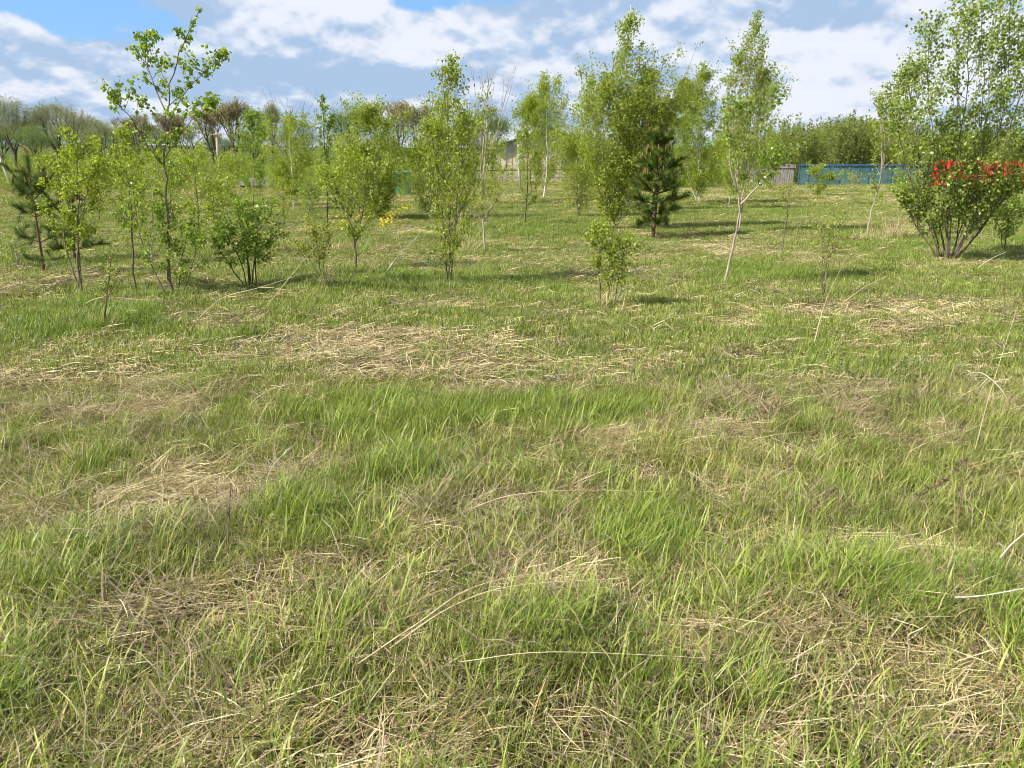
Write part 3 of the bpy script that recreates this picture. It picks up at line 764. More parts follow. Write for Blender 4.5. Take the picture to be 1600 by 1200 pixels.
plant('poplar_shoot', 'thin leafy shoot beside the foot of the bushy birch sapling', 'sapling',
      [stemp([(685, 446), (680, 420), (676, 390)], depth(447))], M_POPLAR, M_BARK, 160, .034, .006, 8, .3, .14, OVAL, 45, .1, 3, seed=21)
# --- 17 bare sapling 757
Yh = depth(396)
plant('bare_sapling', 'pale almost leafless sapling with bare upright branches beside the bushy birch', 'sapling',
      [stemp([(759, 396), (754, 340), (752, 270), (748, 190), (738, 95)], Yh), stemp([(753, 300), (758, 230), (762, 160), (763, 110)], Yh), stemp([(753, 310), (765, 240), (785, 170), (798, 110)], Yh), stemp([(752, 270), (757, 190), (754, 120)], Yh, [0, .2, .3]),
       stemp([(755, 345), (740, 330), (725, 315)], Yh), stemp([(755, 345), (775, 310), (792, 270)], Yh)],
      M_BIRCH, M_PALEBARK, 420, .038, .017, 8, .3, .22, OVAL, 30, .1, 3, seed=22, leafless=.7, bare_top=1.9, toptwig=False)
plant('dry_shrub', 'tangled leafless tan shrub at the foot of the bare sapling', 'shrub',
      [stemp([(728, 392), (715, 360), (705, 335)], Yh + .2), stemp([(730, 392), (735, 350), (728, 320)], Yh + .2), stemp([(732, 392), (750, 360), (765, 345)], Yh + .2), stemp([(728, 392), (722, 350), (715, 325)], Yh + .3), stemp([(735, 392), (760, 372), (790, 360)], Yh + .2)],
      M_STRAW, M_STALK, 60, .03, .006, 7, .15, .22, OVAL, 42, .1, 4, seed=23)
# --- 19
plant('thin_sapling', 'small dark stemmed sapling with light leaves in front of the cream building', 'sapling',
      [stemp([(820, 352), (823, 310), (824, 260), (822, 200)], depth(352))], M_BIRCH, M_DKBARK, 1000, .042, .016, 18, .25, .42, SLIM, 40, .1, 4, seed=24)
plant('birch_tree', 'white trunked birch standing in front of the cream building', 'tree',
      [stemp([(849, 312), (853, 280), (855, 220), (852, 125)], depth(312))], M_BIRCH, M_WHITEBARK, 4200, .06, .045, 36, .15, 1.15, SLIM, 34, .15, 6, seed=25, sigma=.10, extra_bark=M_BARK)
plant('birch_tree', 'narrow birch with yellow-green tip just left of the white trunked birch', 'tree',
      [stemp([(832, 318), (828, 270), (824, 210), (828, 150)], depth(318))], M_BIRCH, M_BARK, 2200, .06, .03, 26, .2, .7, SLIM, 34, .1, 5, seed=26, sigma=.08)
# --- 22 big birch
Yi = depth(360)
plant('birch_tree', 'largest birch with a tall dense crown reaching the top of the picture', 'tree',
      [stemp([(954, 360), (962, 320), (970, 250), (975, 150), (985, 8)], Yi), stemp([(954, 360), (945, 300), (940, 220), (950, 120)], Yi), stemp([(958, 360), (995, 290), (1010, 200), (1012, 110)], Yi), stemp([(985, 280), (1010, 240), (1030, 170)], Yi, [0, .3, .4])],
      M_BIRCH, M_WHITEBARK, 17000, .042, .026, 54, .02, .86, [(0, .55), (.2, .95), (.45, .95), (.7, .66), (.88, .32), (1, .06)], 30, .14, 7, seed=27, sigma=.06, extra_bark=M_BARK, depthk=.9)
plant('birch_tree', 'birch partly hidden behind the left side of the largest birch', 'tree',
      [stemp([(905, 340), (908, 290), (912, 220), (925, 115)], depth(340)), stemp([(905, 340), (895, 280), (893, 220)], depth(340))], M_BIRCH, M_PALEBARK, 5200, .045, .03, 34, .06, .75, BIRCH, 34, .15, 6, seed=28, sigma=.09)
# --- 23 sprouting bush 945
Yj = depth(482)
plant('poplar_shoot', 'upright leafy shoots rising from the straw below the largest birch', 'sapling',
      [stemp([(940, 482), (938, 440), (936, 395), (930, 345)], Yj), stemp([(958, 480), (968, 430), (980, 370)], Yj), stemp([(948, 482), (955, 430), (958, 380)], Yj), stemp([(940, 470), (935, 400), (945, 350)], Yj)],
      M_BIRCH, M_BARK, 900, .034, .008, 10, .34, .17, OVAL, 45, .1, 3, seed=29)
# --- 25 birches 1085
plant('birch_tree', 'windswept birch between the dark pine and the leaning sapling', 'tree',
      [stemp([(1094, 318), (1092, 270), (1094, 200), (1104, 100)], depth(318)), stemp([(1090, 318), (1075, 270), (1072, 190), (1070, 125)], depth(318))], M_BIRCH, M_WHITEBARK, 8500, .055, .04, 32, .08, 1.1, BIRCH, 32, .35, 6, seed=30, sigma=.09, extra_bark=M_BARK)
# --- 26 front leaning + feathery behind
Yk = depth(446)
plant('poplar_sapling', 'leaning poplar sapling with long bare grey stem in the right centre', 'sapling',
      [stemp([(1131, 446), (1145, 390), (1155, 330), (1152, 280), (1160, 230), (1190, 180), (1212, 145)], Yk), stemp([(1156, 320), (1175, 300), (1200, 275), (1215, 240)], Yk), stemp([(1152, 300), (1140, 250), (1145, 200), (1160, 160)], Yk)],
      M_POPLAR, M_PALEBARK, 1300, .038, .016, 14, .48, .27, OVAL, 42, .25, 5, seed=31, sigma=.03)
plant('birch_tree', 'tall feathery windswept birch behind the leaning poplar sapling', 'tree',
      [stemp([(1155, 366), (1160, 310), (1168, 220), (1170, 120), (1182, 18)], depth(366)), stemp([(1156, 330), (1175, 260), (1185, 180), (1190, 110)], depth(366)), stemp([(1157, 330), (1150, 260), (1148, 170), (1155, 80)], depth(366))],
      M_BIRCH, M_PALEBARK, 5200, .036, .026, 34, .22, .50, [(0, .5), (.25, 1), (.5, .85), (.75, .5), (1, .12)], 28, .35, 6, seed=32, sigma=.05)
plant('birch_sapling', 'slim leaning birch left of the feathery windswept birch', 'sapling',
      [stemp([(1138, 325), (1143, 290), (1148, 240), (1140, 180)], depth(325))], M_BIRCH, M_PALEBARK, 2600, .05, .025, 22, .2, .8, OVAL, 38, .2, 5, seed=33, sigma=.08)
# --- 27, 28
plant('thin_sapling', 'thin dark sapling with sparse leaves between the feathery birch and the blue fence', 'sapling',
      [stemp([(1222, 402), (1226, 360), (1232, 320), (1236, 290)], depth(402))], M_YELLOW, M_BARK, 150, .036, .010, 10, .45, .25, OVAL, 45, .1, 3, seed=34)
plant('thin_sapling', 'small dark twiggy sapling with tiny leaves standing alone right of centre', 'sapling',
      [stemp([(1284, 468), (1290, 430), (1293, 390), (1297, 360)], depth(468)), stemp([(1288, 440), (1300, 390), (1318, 330)], depth(468)), stemp([(1290, 420), (1285, 380), (1282, 350)], depth(468))], M_BIRCH, M_BARK, 380, .028, .006, 8, .35, .14, OVAL, 40, .1, 4, seed=35)
plant('leafy_bush', 'low leafy bush in front of the left end of the blue fence', 'bush',
      [stemp([(1272, 306), (1270, 285), (1275, 262)], depth(306)), stemp([(1275, 306), (1290, 285), (1300, 275)], depth(306))], M_BIRCH, M_BARK, 1100, .06, .015, 12, .1, .6, OVAL, 42, .1, 4, seed=36, sigma=.07)
# --- 30 leaning sapling 1355
Yl = depth(372)
plant('birch_sapling', 'sapling leaning to the right with pale stem left of the big bush', 'sapling',
      [stemp([(1355, 372), (1362, 330), (1376, 280), (1383, 220), (1385, 150)], Yl), stemp([(1376, 280), (1378, 220), (1372, 150)], Yl), stemp([(1380, 260), (1392, 200), (1396, 130)], Yl)],
      M_BIRCH, M_PALEBARK, 1300, .045, .02, 14, .3, .36, OVAL, 38, .1, 5, seed=37, sigma=.04)
# --- 31 big bush
Ym = depth(411)
bs = []
for q in ([(1478, 411), (1470, 360), (1440, 260), (1425, 150), (1432, 100)], [(1480, 411), (1478, 340), (1460, 220), (1448, 120), (1455, 35)], [(1484, 411), (1500, 330), (1500, 200), (1490, -10)], [(1486, 411), (1520, 330), (1535, 180), (1530, -60)],
          [(1488, 411), (1535, 330), (1570, 160), (1580, -40)], [(1490, 411), (1550, 330), (1610, 230), (1640, 130)], [(1484, 411), (1510, 320), (1550, 120), (1568, -30)], [(1476, 411), (1440, 330), (1410, 240), (1400, 170)],
          [(1482, 411), (1490, 300), (1512, 120), (1512, 10)], [(1490, 411), (1570, 310), (1650, 220)], [(1474, 411), (1430, 350), (1405, 300)], [(1484, 411), (1530, 340), (1600, 290)], [(1482, 411), (1480, 300), (1470, 180)], [(1484, 411), (1530, 280), (1605, 20)], [(1484, 411), (1560, 250), (1640, 20)], [(1476, 411), (1450, 330), (1418, 200), (1408, 110)]):
    bs.append(stemp(q, Ym, [0] + [random.Random(len(bs)).uniform(-.9, .9) * (j + 1) / len(q) for j in range(len(q) - 1)]))
plant('willow_bush', 'big many stemmed bush with fluttering pale green leaves at the right edge', 'bush', bs,
      M_WILLOW, M_BARK, 9000, .044, .019, 22, .24, .34, [(0, .6), (.5, 1), (.85, .6), (1, .25)], 28, .28, 6, seed=38, sigma=.045, limbr=.4, droop=.25, toptwig=True)
plant('thin_sapling', 'small sapling with low leafy branches under the right side of the big bush', 'sapling',
      [stemp([(1568, 393), (1575, 350), (1580, 310)], depth(393)), stemp([(1568, 393), (1560, 350), (1540, 330)], depth(393))], M_WILLOW, M_DKBARK, 900, .045, .015, 12, .25, .5, OVAL, 45, .1, 5, seed=39, sigma=.05)
# more middle-distance youngsters, each its own shape
for q in ((335, 360, 335, 285, 900, .45, 'small leafy sapling behind the dense round bush', 41), (30, 420, 22, 380, 160, .2, 'knee high leafy sprout left of the young pine', 42),
          (775, 322, 768, 225, 1500, .6, 'leafy young birch behind the bare pale sapling', 43), (722, 330, 728, 200, 2200, .7, 'yellow-green young birch right behind the bushy birch sapling', 44),
          (1050, 322, 1055, 190, 2600, .8, 'pale young birch directly behind the dark pine', 45), (1203, 312, 1208, 205, 1300, .5, 'slim airy birch in front of the grey board fence', 46),
          (536, 318, 536, 240, 1400, .7, 'low round birch beside the narrow poplar', 47), 
          (155, 345, 150, 262, 1300, .7, 'young birch in the haze of leaves behind the pale aspen', 49), (1330, 318, 1334, 275, 300, .4, 'sparse young sapling in front of the middle of the blue fence', 50),
          (1418, 330, 1422, 215, 1700, .6, 'leafy birch just behind the left edge of the big bush', 52), (985, 330, 992, 160, 4200, .85, 'dense birch behind the largest birch', 53),
          (480, 345, 482, 290, 500, .4, 'short young birch left of the narrow poplar', 54), (60, 345, 62, 290, 900, .6, 'low birch behind the stem of the young pine', 55), (200, 330, 205, 250, 1500, .8, 'spreading young birch behind the thin dark stemmed sapling', 56),
          (265, 335, 270, 255, 1400, .75, 'light green young birch behind the foot of the tall poplar', 57), (350, 322, 356, 250, 1400, .7, 'light green birch standing near the leaning utility pole', 58)):
    bx, by, tx, ty, nlv, rc, lb, sd_ = q; Yq = depth(by)
    plant('young_birch', lb, 'sapling', [stemp([(bx, by), ((bx + tx) / 2 + (sd_ % 5 - 2) * 1.5, (by + ty) / 2), (tx, ty)], Yq)], M_BIRCH if sd_ % 3 else M_POPLAR, M_BARK if sd_ % 2 else M_PALEBARK,
          int(nlv * .75), .05 if Yq > 14 else .036, .02, 20, .12, rc, OVAL, 40, .12, 5, seed=sd_, sigma=.07)


# --- pines
def pine(label, base, top, whorls, nmat, seed, r0, candle_t, nlen=.075, nw=.004, per=46, name='pine_tree'):
    r = np.random.RandomState(seed); Y = depth(base[1]); st = [P(*base, Y), P((base[0] * .55 + top[0] * .45), base[1] * .55 + top[1] * .45, Y), P(*top, Y)]
    b = st[0].copy(); b[2] = gz(b[0], b[1]) - .02; st[0][2] = b[2] - .02; root = empty(name, b, label, 'pine')
    pl = smooth_poly(st, 6); n = len(pl); H = st[-1][2] - st[0][2]
    m = MB(); m.tube(pl, [r0 * (1 - .8 * i / (n - 1)) for i in range(n)], 8); m.build('trunk', M_REDBARK, root, True, off=b)
    br = MB(); cd_ = MB(); NV = []; NF = []; T = []
    def needles(p0, p1, cnt, L):
        for _ in range(cnt):
            u = r.rand(); p = p0 * (1 - u) + p1 * u; ax = (p1 - p0); ax = ax / (np.linalg.norm(ax) + 1e-6)
            d = np.cross(ax, r.normal(0, 1, 3)); d /= np.linalg.norm(d) + 1e-6; d = d * r.uniform(.55, 1) + ax * r.uniform(.5, 1.1); d /= np.linalg.norm(d)
            s = np.cross(d, r.normal(0, 1, 3)); s /= np.linalg.norm(s) + 1e-6; k = len(NV); l = L * r.uniform(.7, 1.15)
            NV.extend([p - s * nw / 2, p + s * nw / 2, p + d * l]); NF.append((k, k + 1, k + 2)); tt = r.rand(); T.extend([tt] * 3)
    for (t, nb, ln, ang, upc) in whorls:
        p0 = lerp_poly(pl, t); g0 = r.rand() * 6.28
        for k in range(nb):
            a = g0 + 6.283 * k / nb + r.normal(0, .25); l = ln * r.uniform(.7, 1.1); hd = np.array((math.cos(a), math.sin(a), 0))
            pts = [p0 + hd * l * s * math.sin(R(ang)) + np.array((0, 0, l * s * math.cos(R(ang)) + upc * l * s * s)) for s in (0, .33, .66, 1)]
            br.tube(pts, [r0 * .32, r0 * .25, r0 * .2, r0 * .12], 4)
            needles(pts[1], pts[3], int(per * l / .3) + 30, nlen)
            for j in range(4 if l > .3 else 2):
                s = r.uniform(.35, .95); q0 = lerp_poly(pts, s); d = hd * r.uniform(.2, .8) + r.normal(0, .45, 3) + np.array((0, 0, .35)); d /= np.linalg.norm(d)
                q1 = q0 + d * l * r.uniform(.3, .5); br.tube([q0, q1], [r0 * .15, r0 * .08], 3); needles(q0, q1, int(per * .8), nlen)
                if t > candle_t and r.rand() < .5: cd_.tube([q1, q1 + np.array((0, 0, .05 * nlen / .05))], [.006, .003], 4)
            if t > candle_t:
                e = pts[-1]; cd_.tube([e, e + np.array((r.normal(0, .01), 0, .07 * nlen / .075))], [.007, .004], 5)
    tp_ = pl[-1]
    for k in range(5):
        cd_.tube([tp_, tp_ + np.array((r.normal(0, .03), r.normal(0, .03), r.uniform(.06, .15) * nlen / .075))], [.008, .004], 5)
    needles(lerp_poly(pl, .86), tp_, per * 3, nlen)
    br.build('branches', M_REDBARK, root, False, off=b)['kind'] = 'stuff'
    cd_.build('buds', M_CANDLE, root, False, off=b)['kind'] = 'stuff'
    meshobj('needles', np.array(NV) - b, NF, nmat, root, {'tint': T})['kind'] = 'stuff'
    return root


pine('young pine with bare reddish trunk and orange candles on its tufted top at far left', (70, 434), (42, 245),
     [(.16, 3, .36, 75, -.1), (.34, 5, .45, 72, .0), (.55, 4, .40, 65, .15), (.68, 6, .36, 52, .35), (.72, 6, .40, 42, .3)], M_NEEDLE2, 61, .024, .6, .085, .0042, 170)
pine('low dark pine half hidden behind the pale aspen sapling at left', (116, 408), (112, 300),
     [(.22, 5, .50, 80, .05), (.42, 6, .50, 74, .1), (.65, 6, .42, 62, .2), (.85, 5, .28, 45, .2)], M_NEEDLE, 62, .028, .8, .085, .0048, 150)
pine('bushy dark green pine with orange candles in front of the windswept birches', (1020, 372), (1034, 212),
     [(.18, 4, .44, 85, .08), (.28, 5, .56, 82, .1), (.38, 6, .66, 80, .10), (.48, 6, .64, 74, .14), (.57, 6, .58, 70, .18), (.66, 6, .50, 64, .22), (.77, 6, .40, 55, .3), (.87, 6, .38, 38, .3)], M_NEEDLE, 63, .045, .55, .12, .0075, 170)

# ------------------------------------------------------------------ far trees
def broad_tree(seed, H, lmat, nleaf, lsize, spread=34, depthmax=5, bare=False, first=.30, fan=False, slim=1.0, sig=.32):
    r = np.random.RandomState(seed); tm = MB(); bm_ = MB(); term = []
    def rec(p, d, L, rad, k):
        q = p + d * L; mid = (p + q) / 2 + r.normal(0, .05 * L, 3)
        (tm if k == 0 else bm_).tube([p, mid, q], [rad, rad * .85, rad * .68], 6 if k < 2 else 3)
        if k >= 2:
            for u in (.5, 1.): term.append(p * (1 - u) + q * u)
        if k == depthmax: return
        nb = 4 if k == 0 else r.choice([2, 3, 3])
        g0 = r.rand() * 6.28
        for j in range(nb):
            a = g0 + 6.283 * j / nb + r.normal(0, .4); sp_ = R(spread * r.uniform(.5, 1.25))
            x = np.cross(d, (0.2, .9, .3)); x /= np.linalg.norm(x); y_ = np.cross(d, x)
            nd = d * math.cos(sp_) + (x * math.cos(a) + y_ * math.sin(a)) * math.sin(sp_); nd[2] += .22 if fan else .10; nd[0] *= slim; nd[1] *= slim; nd /= np.linalg.norm(nd)
            rec(q if j else q, nd, L * r.uniform(.62, .86), rad * .62, k + 1)
    rec(np.array((0, 0, -.1)), np.array((r.normal(0, .06), 0, 1.)), first * H, .022 * H, 0)
    term = np.array(term); zt = term[:, 2].max(); s = H / zt
    idx = r.choice(len(term), nleaf); pts = term[idx] * s + r.normal(0, sig * H / 10, (nleaf, 3)); pts[:, 2] = np.maximum(pts[:, 2], .4)
    Vt = np.array(tm.v) * s; Vb = np.array(bm_.v) * s
    V, F, tn = leaf_arrays(pts, lsize, r, .30 if bare else .75, .0 if bare else .2)
    if bare:
        pass
    def mk(nm, V_, F_, m_, at=None):
        o = meshobj(nm, V_, F_, m_, attrs=at, link=False); return o.data
    return mk('trunk', Vt, tm.f, M_DKBARK), mk('branches', Vb, bm_.f, M_DKBARK), mk('crown', V, F, lmat, {'tint': tn})


FT = {
    'willowA': broad_tree(71, 10, M_FARLEAF, 9000, .15, 30, sig=.42), 'willowB': broad_tree(72, 10, M_FARLEAF, 8000, .15, 34, sig=.38),
    'fanA': broad_tree(73, 10, M_FARBROWN, 4200, .32, 22, 5, True, .24, True, sig=.18), 'fanB': broad_tree(74, 10, M_FARBROWN, 3600, .32, 25, 5, True, .28, True, sig=.2),
    'greenA': broad_tree(75, 10, M_FARGREEN, 10000, .16, 34, sig=.5), 'slimA': broad_tree(76, 10, M_FARLEAF, 5000, .15, 20, slim=.75, sig=.34), 'greenB': broad_tree(77, 10, M_FARGREEN, 9000, .16, 30, sig=.45),
    'sparse': broad_tree(78, 10, M_FARLEAF, 4000, .15, 28, sig=.32)}


def far_tree(kind, px, top, Y, label, sx=1.0, rz=0., name='distant_tree'):
    p = P(px, 260, Y); h = P(px, top, Y)[2]; s = h / 10
    root = empty(name, (p[0], Y, -.05), label, 'tree', 'trees along the far edge of the field', rz)
    root.scale = (s * sx, s * sx, s)
    for nm, d in zip(('trunk', 'branches', 'crown'), FT[kind]):
        o = bpy.data.objects.new(nm, d); COL.objects.link(o); o.parent = root
        if nm != 'trunk': o['kind'] = 'stuff'


for q in (('willowA', 28, 150, 92, 'tall rounded grey-green tree furthest left on the treeline', 1.0, 0), ('willowB', -30, 165, 96, 'grey-green tree cut off by the left picture edge', 1., 1.),
          ('willowB', 92, 160, 95, 'broad grey-green tree second from left on the treeline', 1.05, 2.), ('sparse', 128, 162, 90, 'thinly leaved tall tree left of the tall poplar top', 1., .5), ('greenB', 62, 195, 85, 'lower green tree in front of the two leftmost tall trees', .95, 3.),
          ('willowA', 165, 190, 88, 'lower rounded tree under the left branches of the tall poplar', 1., 4.), ('fanB', 215, 178, 100, 'brownish budding tree behind the tall poplar crown', 1., 1.), ('fanA', 275, 172, 98, 'brown budding tree behind the stem of the tall poplar', 1., 2.2),
          ('fanA', 368, 153, 92, 'tall fan shaped brown budding tree above the leaning utility pole', 1.05, .4), ('fanB', 335, 165, 97, 'brown budding tree just left of the fan shaped one', .9, 3.), ('slimA', 427, 158, 95, 'narrow grey-green tree standing alone left of the bare topped birch', .8, .3),
          ('sparse', 478, 190, 100, 'small hazy tree right of the bare topped birch', .8, 1.), ('greenA', 556, 165, 90, 'rounded green tree behind the dense conical birch', .85, 1.5), ('fanB', 622, 157, 88, 'brown leafless spreading tree right of the conical birch', .9, .2), ('fanA', 655, 158, 92, 'second brown budding tree beside the bushy birch sapling', .75, 4.),
          ('greenB', 768, 165, 86, 'dark round tree behind the bare pale sapling', .9, 2.), ('greenA', 838, 142, 78, 'green tree left of the roof of the cream building', .55, 2.), ('greenA', 1235, 215, 140, 'low green tree behind the right side of the feathery birch', 1.3, 1.), 
          ('willowA', 1290, 188, 125, 'pale olive tree behind the middle of the blue fence', 1.1, 2.), ('fanA', 1345, 182, 130, 'olive brown budding tree left of the big bush', 1.3, 1.), ('willowB', 1320, 183, 135, 'wide pale olive tree above the blue fence', 1.4, 4.), ('fanB', 1405, 190, 120, 'budding tree hidden behind the left of the big bush', 1.3, 3.), ('greenB', 1480, 205, 110, 'green tree seen through the middle of the big bush', 1.3, 5.), ('greenA', 1570, 205, 110, 'green tree behind the right side of the big bush', 1.3, 0.)):
    far_tree(*q)
BACK = ('just outside the left picture edge', 'at the very left edge under the tallest trees', 'between the two leftmost tall trees', 'under the broad second tree', 'left of the tall poplar branches', 'under the left branch of the tall poplar',
        'behind the fork of the tall poplar', 'right of the tall poplar stem', 'under the fan shaped brown tree', 'left of the narrow lone tree', 'under the bare topped birch', 'left of the round green tree', 'between conical birch and brown tree', 'behind the bushy birch sapling', 'left of the bare pale sapling')
for i, (px_, tp_, Y_, kd) in enumerate(((-70, 180, 100, 'willowA'), (5, 190, 104, 'greenB'), (55, 185, 106, 'willowB'), (112, 192, 103, 'willowA'), (145, 182, 107, 'willowB'), (190, 200, 102, 'greenB'), (245, 196, 105, 'willowA'), (300, 192, 104, 'willowB'), (345, 205, 103, 'greenB'),
                              (400, 200, 106, 'willowA'), (450, 208, 104, 'willowB'), (540, 200, 103, 'willowA'), (600, 205, 105, 'greenB'), (690, 195, 104, 'willowB'), (740, 200, 102, 'willowA'))):
    far_tree(kd, px_, tp_, Y_, 'lower hazy tree in the back row, ' + BACK[i], 1.25, i * 1.3)

# dense young growth between the field and the far trees: nobody could count it
def thicket_proto(seed, H=2.6, n=1500, ls=.085, w_=.8, mat=None):
    r = np.random.RandomState(seed); seeds = []
    for s in range(9):
        b0 = np.array((r.normal(0, .35 * w_), r.normal(0, .35 * w_), 0)); tpp = b0 * 1.6 + np.array((r.normal(0, .3), r.normal(0, .3), H * r.uniform(.55, 1.)))
        for u in np.linspace(.1, 1, 16):
            seeds.append((b0 * (1 - u) + tpp * u, .28 * w_ * (1.15 - u)))
    idx = r.choice(len(seeds), n); pts = np.array([seeds[i][0] + r.normal(0, 1, 3) * seeds[i][1] for i in idx]); pts[:, 2] = np.abs(pts[:, 2]) + .03
    V, F, tn = leaf_arrays(pts, ls, r, .7, .1)
    return meshobj('t', V, F, mat or M_SHRUB, attrs={'tint': tn}, link=False)


TH = protos('thicket_clump', [thicket_proto(81), thicket_proto(82), thicket_proto(83, 3.2, 1700, .09, .6), thicket_proto(84, 1.6, 1200, .08, 1.1), thicket_proto(85, 2.2, 900, .075, 1.)])
TP = {'x': [], 'y': [], 'pid': [], 'scl': [], 'rz': []}
r_ = np.random.RandomState(90)


def belt(px0, px1, Y0, Y1, n, pids, s0, s1):
    Y = r_.uniform(Y0, Y1, n); px = r_.uniform(px0, px1, n)
    x = (px - 800) / FPX * Y / cp * .985
    add(TP, x, Y, r_.choice(pids, n), r_.uniform(s0, s1, n), r_.uniform(0, 6.28, n))


belt(-250, 770, 58, 82, 230, [0, 1, 2, 3], .55, 1.1)
belt(-200, 480, 44, 60, 80, [3, 4, 0, 1], .45, .85)
belt(480, 720, 36, 52, 24, [0, 1, 4], .5, .85)
belt(900, 1110, 50, 66, 90, [0, 1, 2], .9, 1.4)
belt(1090, 1900, 62, 96, 420, [0, 1, 2, 2], 1.1, 1.75)
belt(1180, 1330, 58, 66, 50, [2], 1.2, 1.65)
belt(760, 930, 64, 72, 26, [3, 4], .45, .7)
belt(-400, 900, 110, 150, 200, [0, 1, 2], 1.0, 1.6)
belt(1100, 2200, 125, 170, 260, [0, 1, 2], 1.9, 2.8)
scatter('thicket', TP, TH, 'dense young green growth of birch and willow along the far side of the field', 'thicket')

# low wooded hill on the horizon
V = []; F = []; nh = 90
for i in range(nh):
    u = i / (nh - 1); x = -900 + 2200 * u; hgt = 9 + 11 * vnoise(x, 0, 160, 4) + 3 * vnoise(x, 0, 22, 6)
    V += [(x, 640, -1), (x, 690, hgt * .7), (x, 760, hgt), (x, 900, -1)]
for i in range(nh - 1):
    for k in range(3): F.append((i * 4 + k, (i + 1) * 4 + k, (i + 1) * 4 + k + 1, i * 4 + k + 1))
tag(meshobj('hills', V, F, M_HILL, smooth=True), kind='structure')

# ------------------------------------------------------------------ built things
Yw = 56.0


def X(px, Y=Yw): return P(px, 285, Y)[0]


# grey board fence: boards one by one
fr = empty('board_fence', (X(1205), Yw, 0), 'weathered grey upright board fence left of the blue fence', 'fence')
rr_ = random.Random(5); x = X(1172); base_ = np.array((X(1205), Yw, 0)); bmesh_ = []
x1 = X(1241); i = 0
while x < x1:
    tall = x > X(1207); h = (1.55 if tall else 1.18) + rr_.uniform(-.06, .05)
    if not (not tall and rr_.random() < .22):
        m = MB(); m.box((x, Yw + rr_.uniform(-.01, .01), h / 2 - .05), (.125, .025, h), tilty=rr_.uniform(-.035, .035) if tall else rr_.uniform(-.10, .10)); m.build('board', M_WOOD, fr, off=base_)
    x += .155; i += 1
for z in (.35, 1.12):
    m = MB(); m.box(((X(1170) + x1) / 2, Yw + .05, z), (x1 - X(1170), .04, .07)); m.build('rail', M_WOOD, fr, off=base_)
m = MB(); m.box(((X(1208) + x1) / 2, Yw - .04, 1.30), (x1 - X(1208), .03, .2)); m.build('rail', M_WOOD, fr, off=base_)
# old rail fence with leaning post left of it
fo = empty('rail_fence', (X(1140), Yw + .4, 0), 'old sagging rail fence with a leaning white post left of the board fence', 'fence'); bo_ = np.array((X(1140), Yw + .4, 0))
m = MB(); m.box((X(1138), Yw + .4, 1.42), (X(1172) - X(1106), .04, .11), tilty=-.01); m.build('rail', M_WOOD, fo, off=bo_)
m = MB(); m.box((X(1150), Yw + .4, .95), (X(1172) - X(1128), .04, .09), tilty=.03); m.build('rail', M_WOOD, fo, off=bo_)
for px_, tl, mt in ((1107, .18, M_CONCRETE), (1150, 0, M_WOOD), (1170, .03, M_WOOD)):
    m = MB(); m.box((X(px_), Yw + .46, .62), (.14, .07, 1.5), tilty=-tl); m.build('post', mt, fo, off=bo_)

# blue netting fence
fb = empty('blue_fence', (X(1320), Yw, 0), 'blue framed fence of see-through blue-green netting panels', 'fence'); bb = np.array((X(1320), Yw, 0))
posts = [1247, 1262, 1278, 1294, 1310, 1325, 1341, 1356, 1374, 1391, 1408, 1425, 1442, 1458]
for a_, b_ in zip(posts[:-1], posts[1:]):
    m = MB(); m.box(((X(a_) + X(b_)) / 2, Yw, .74), (X(b_) - X(a_) - .06, .012, 1.24)); m.build('panel', M_NET, fb, off=bb)
for p_ in posts:
    m = MB(); m.box((X(p_), Yw, .70), (.055, .055, 1.5)); m.build('post', M_BLUEFR, fb, off=bb)
m = MB(); m.box(((X(1245) + X(1460)) / 2, Yw - .045, 1.42), (X(1460) - X(1245), .04, .11)); m.build('rail', M_BLUEFR, fb, off=bb)
m = MB(); m.box(((X(1245) + X(1460)) / 2, Yw - .045, .12), (X(1460) - X(1245), .04, .06)); m.build('rail', M_BLUEFR, fb, off=bb)

# red corrugated sheet fence behind the bush
fr2 = empty('red_fence', (X(1540, 50), 50, 0), 'bright red sheet metal fence showing through the big bush', 'fence'); br2 = np.array((X(1540, 50), 50, 0))
x = X(1453, 50); k = 0
while x < X(1720, 50):
    V = []; F = []; nseg = 12; wd_ = 1.15
    for i in range(nseg + 1):
        xx = x + wd_ * i / nseg; yy = 50 + (.025 if (i % 4) in (1, 2) else -.025)
        V += [(xx, yy, .1), (xx, yy, 1.72), (xx, yy + .006, .1), (xx, yy + .006, 1.72)]
    for i in range(nseg):
        a_ = i * 4; F += [(a_, a_ + 4, a_ + 5, a_ + 1), (a_ + 2, a_ + 3, a_ + 7, a_ + 6), (a_ + 1, a_ + 5, a_ + 7, a_ + 3)]
    meshobj('sheet', np.array(V) - br2, F, M_RED, fr2)
    m = MB(); m.box((x - .02, 50.06, .9), (.05, .04, 1.75)); m.build('post', M_GREYW, fr2, off=br2)
    x += wd_ + .02

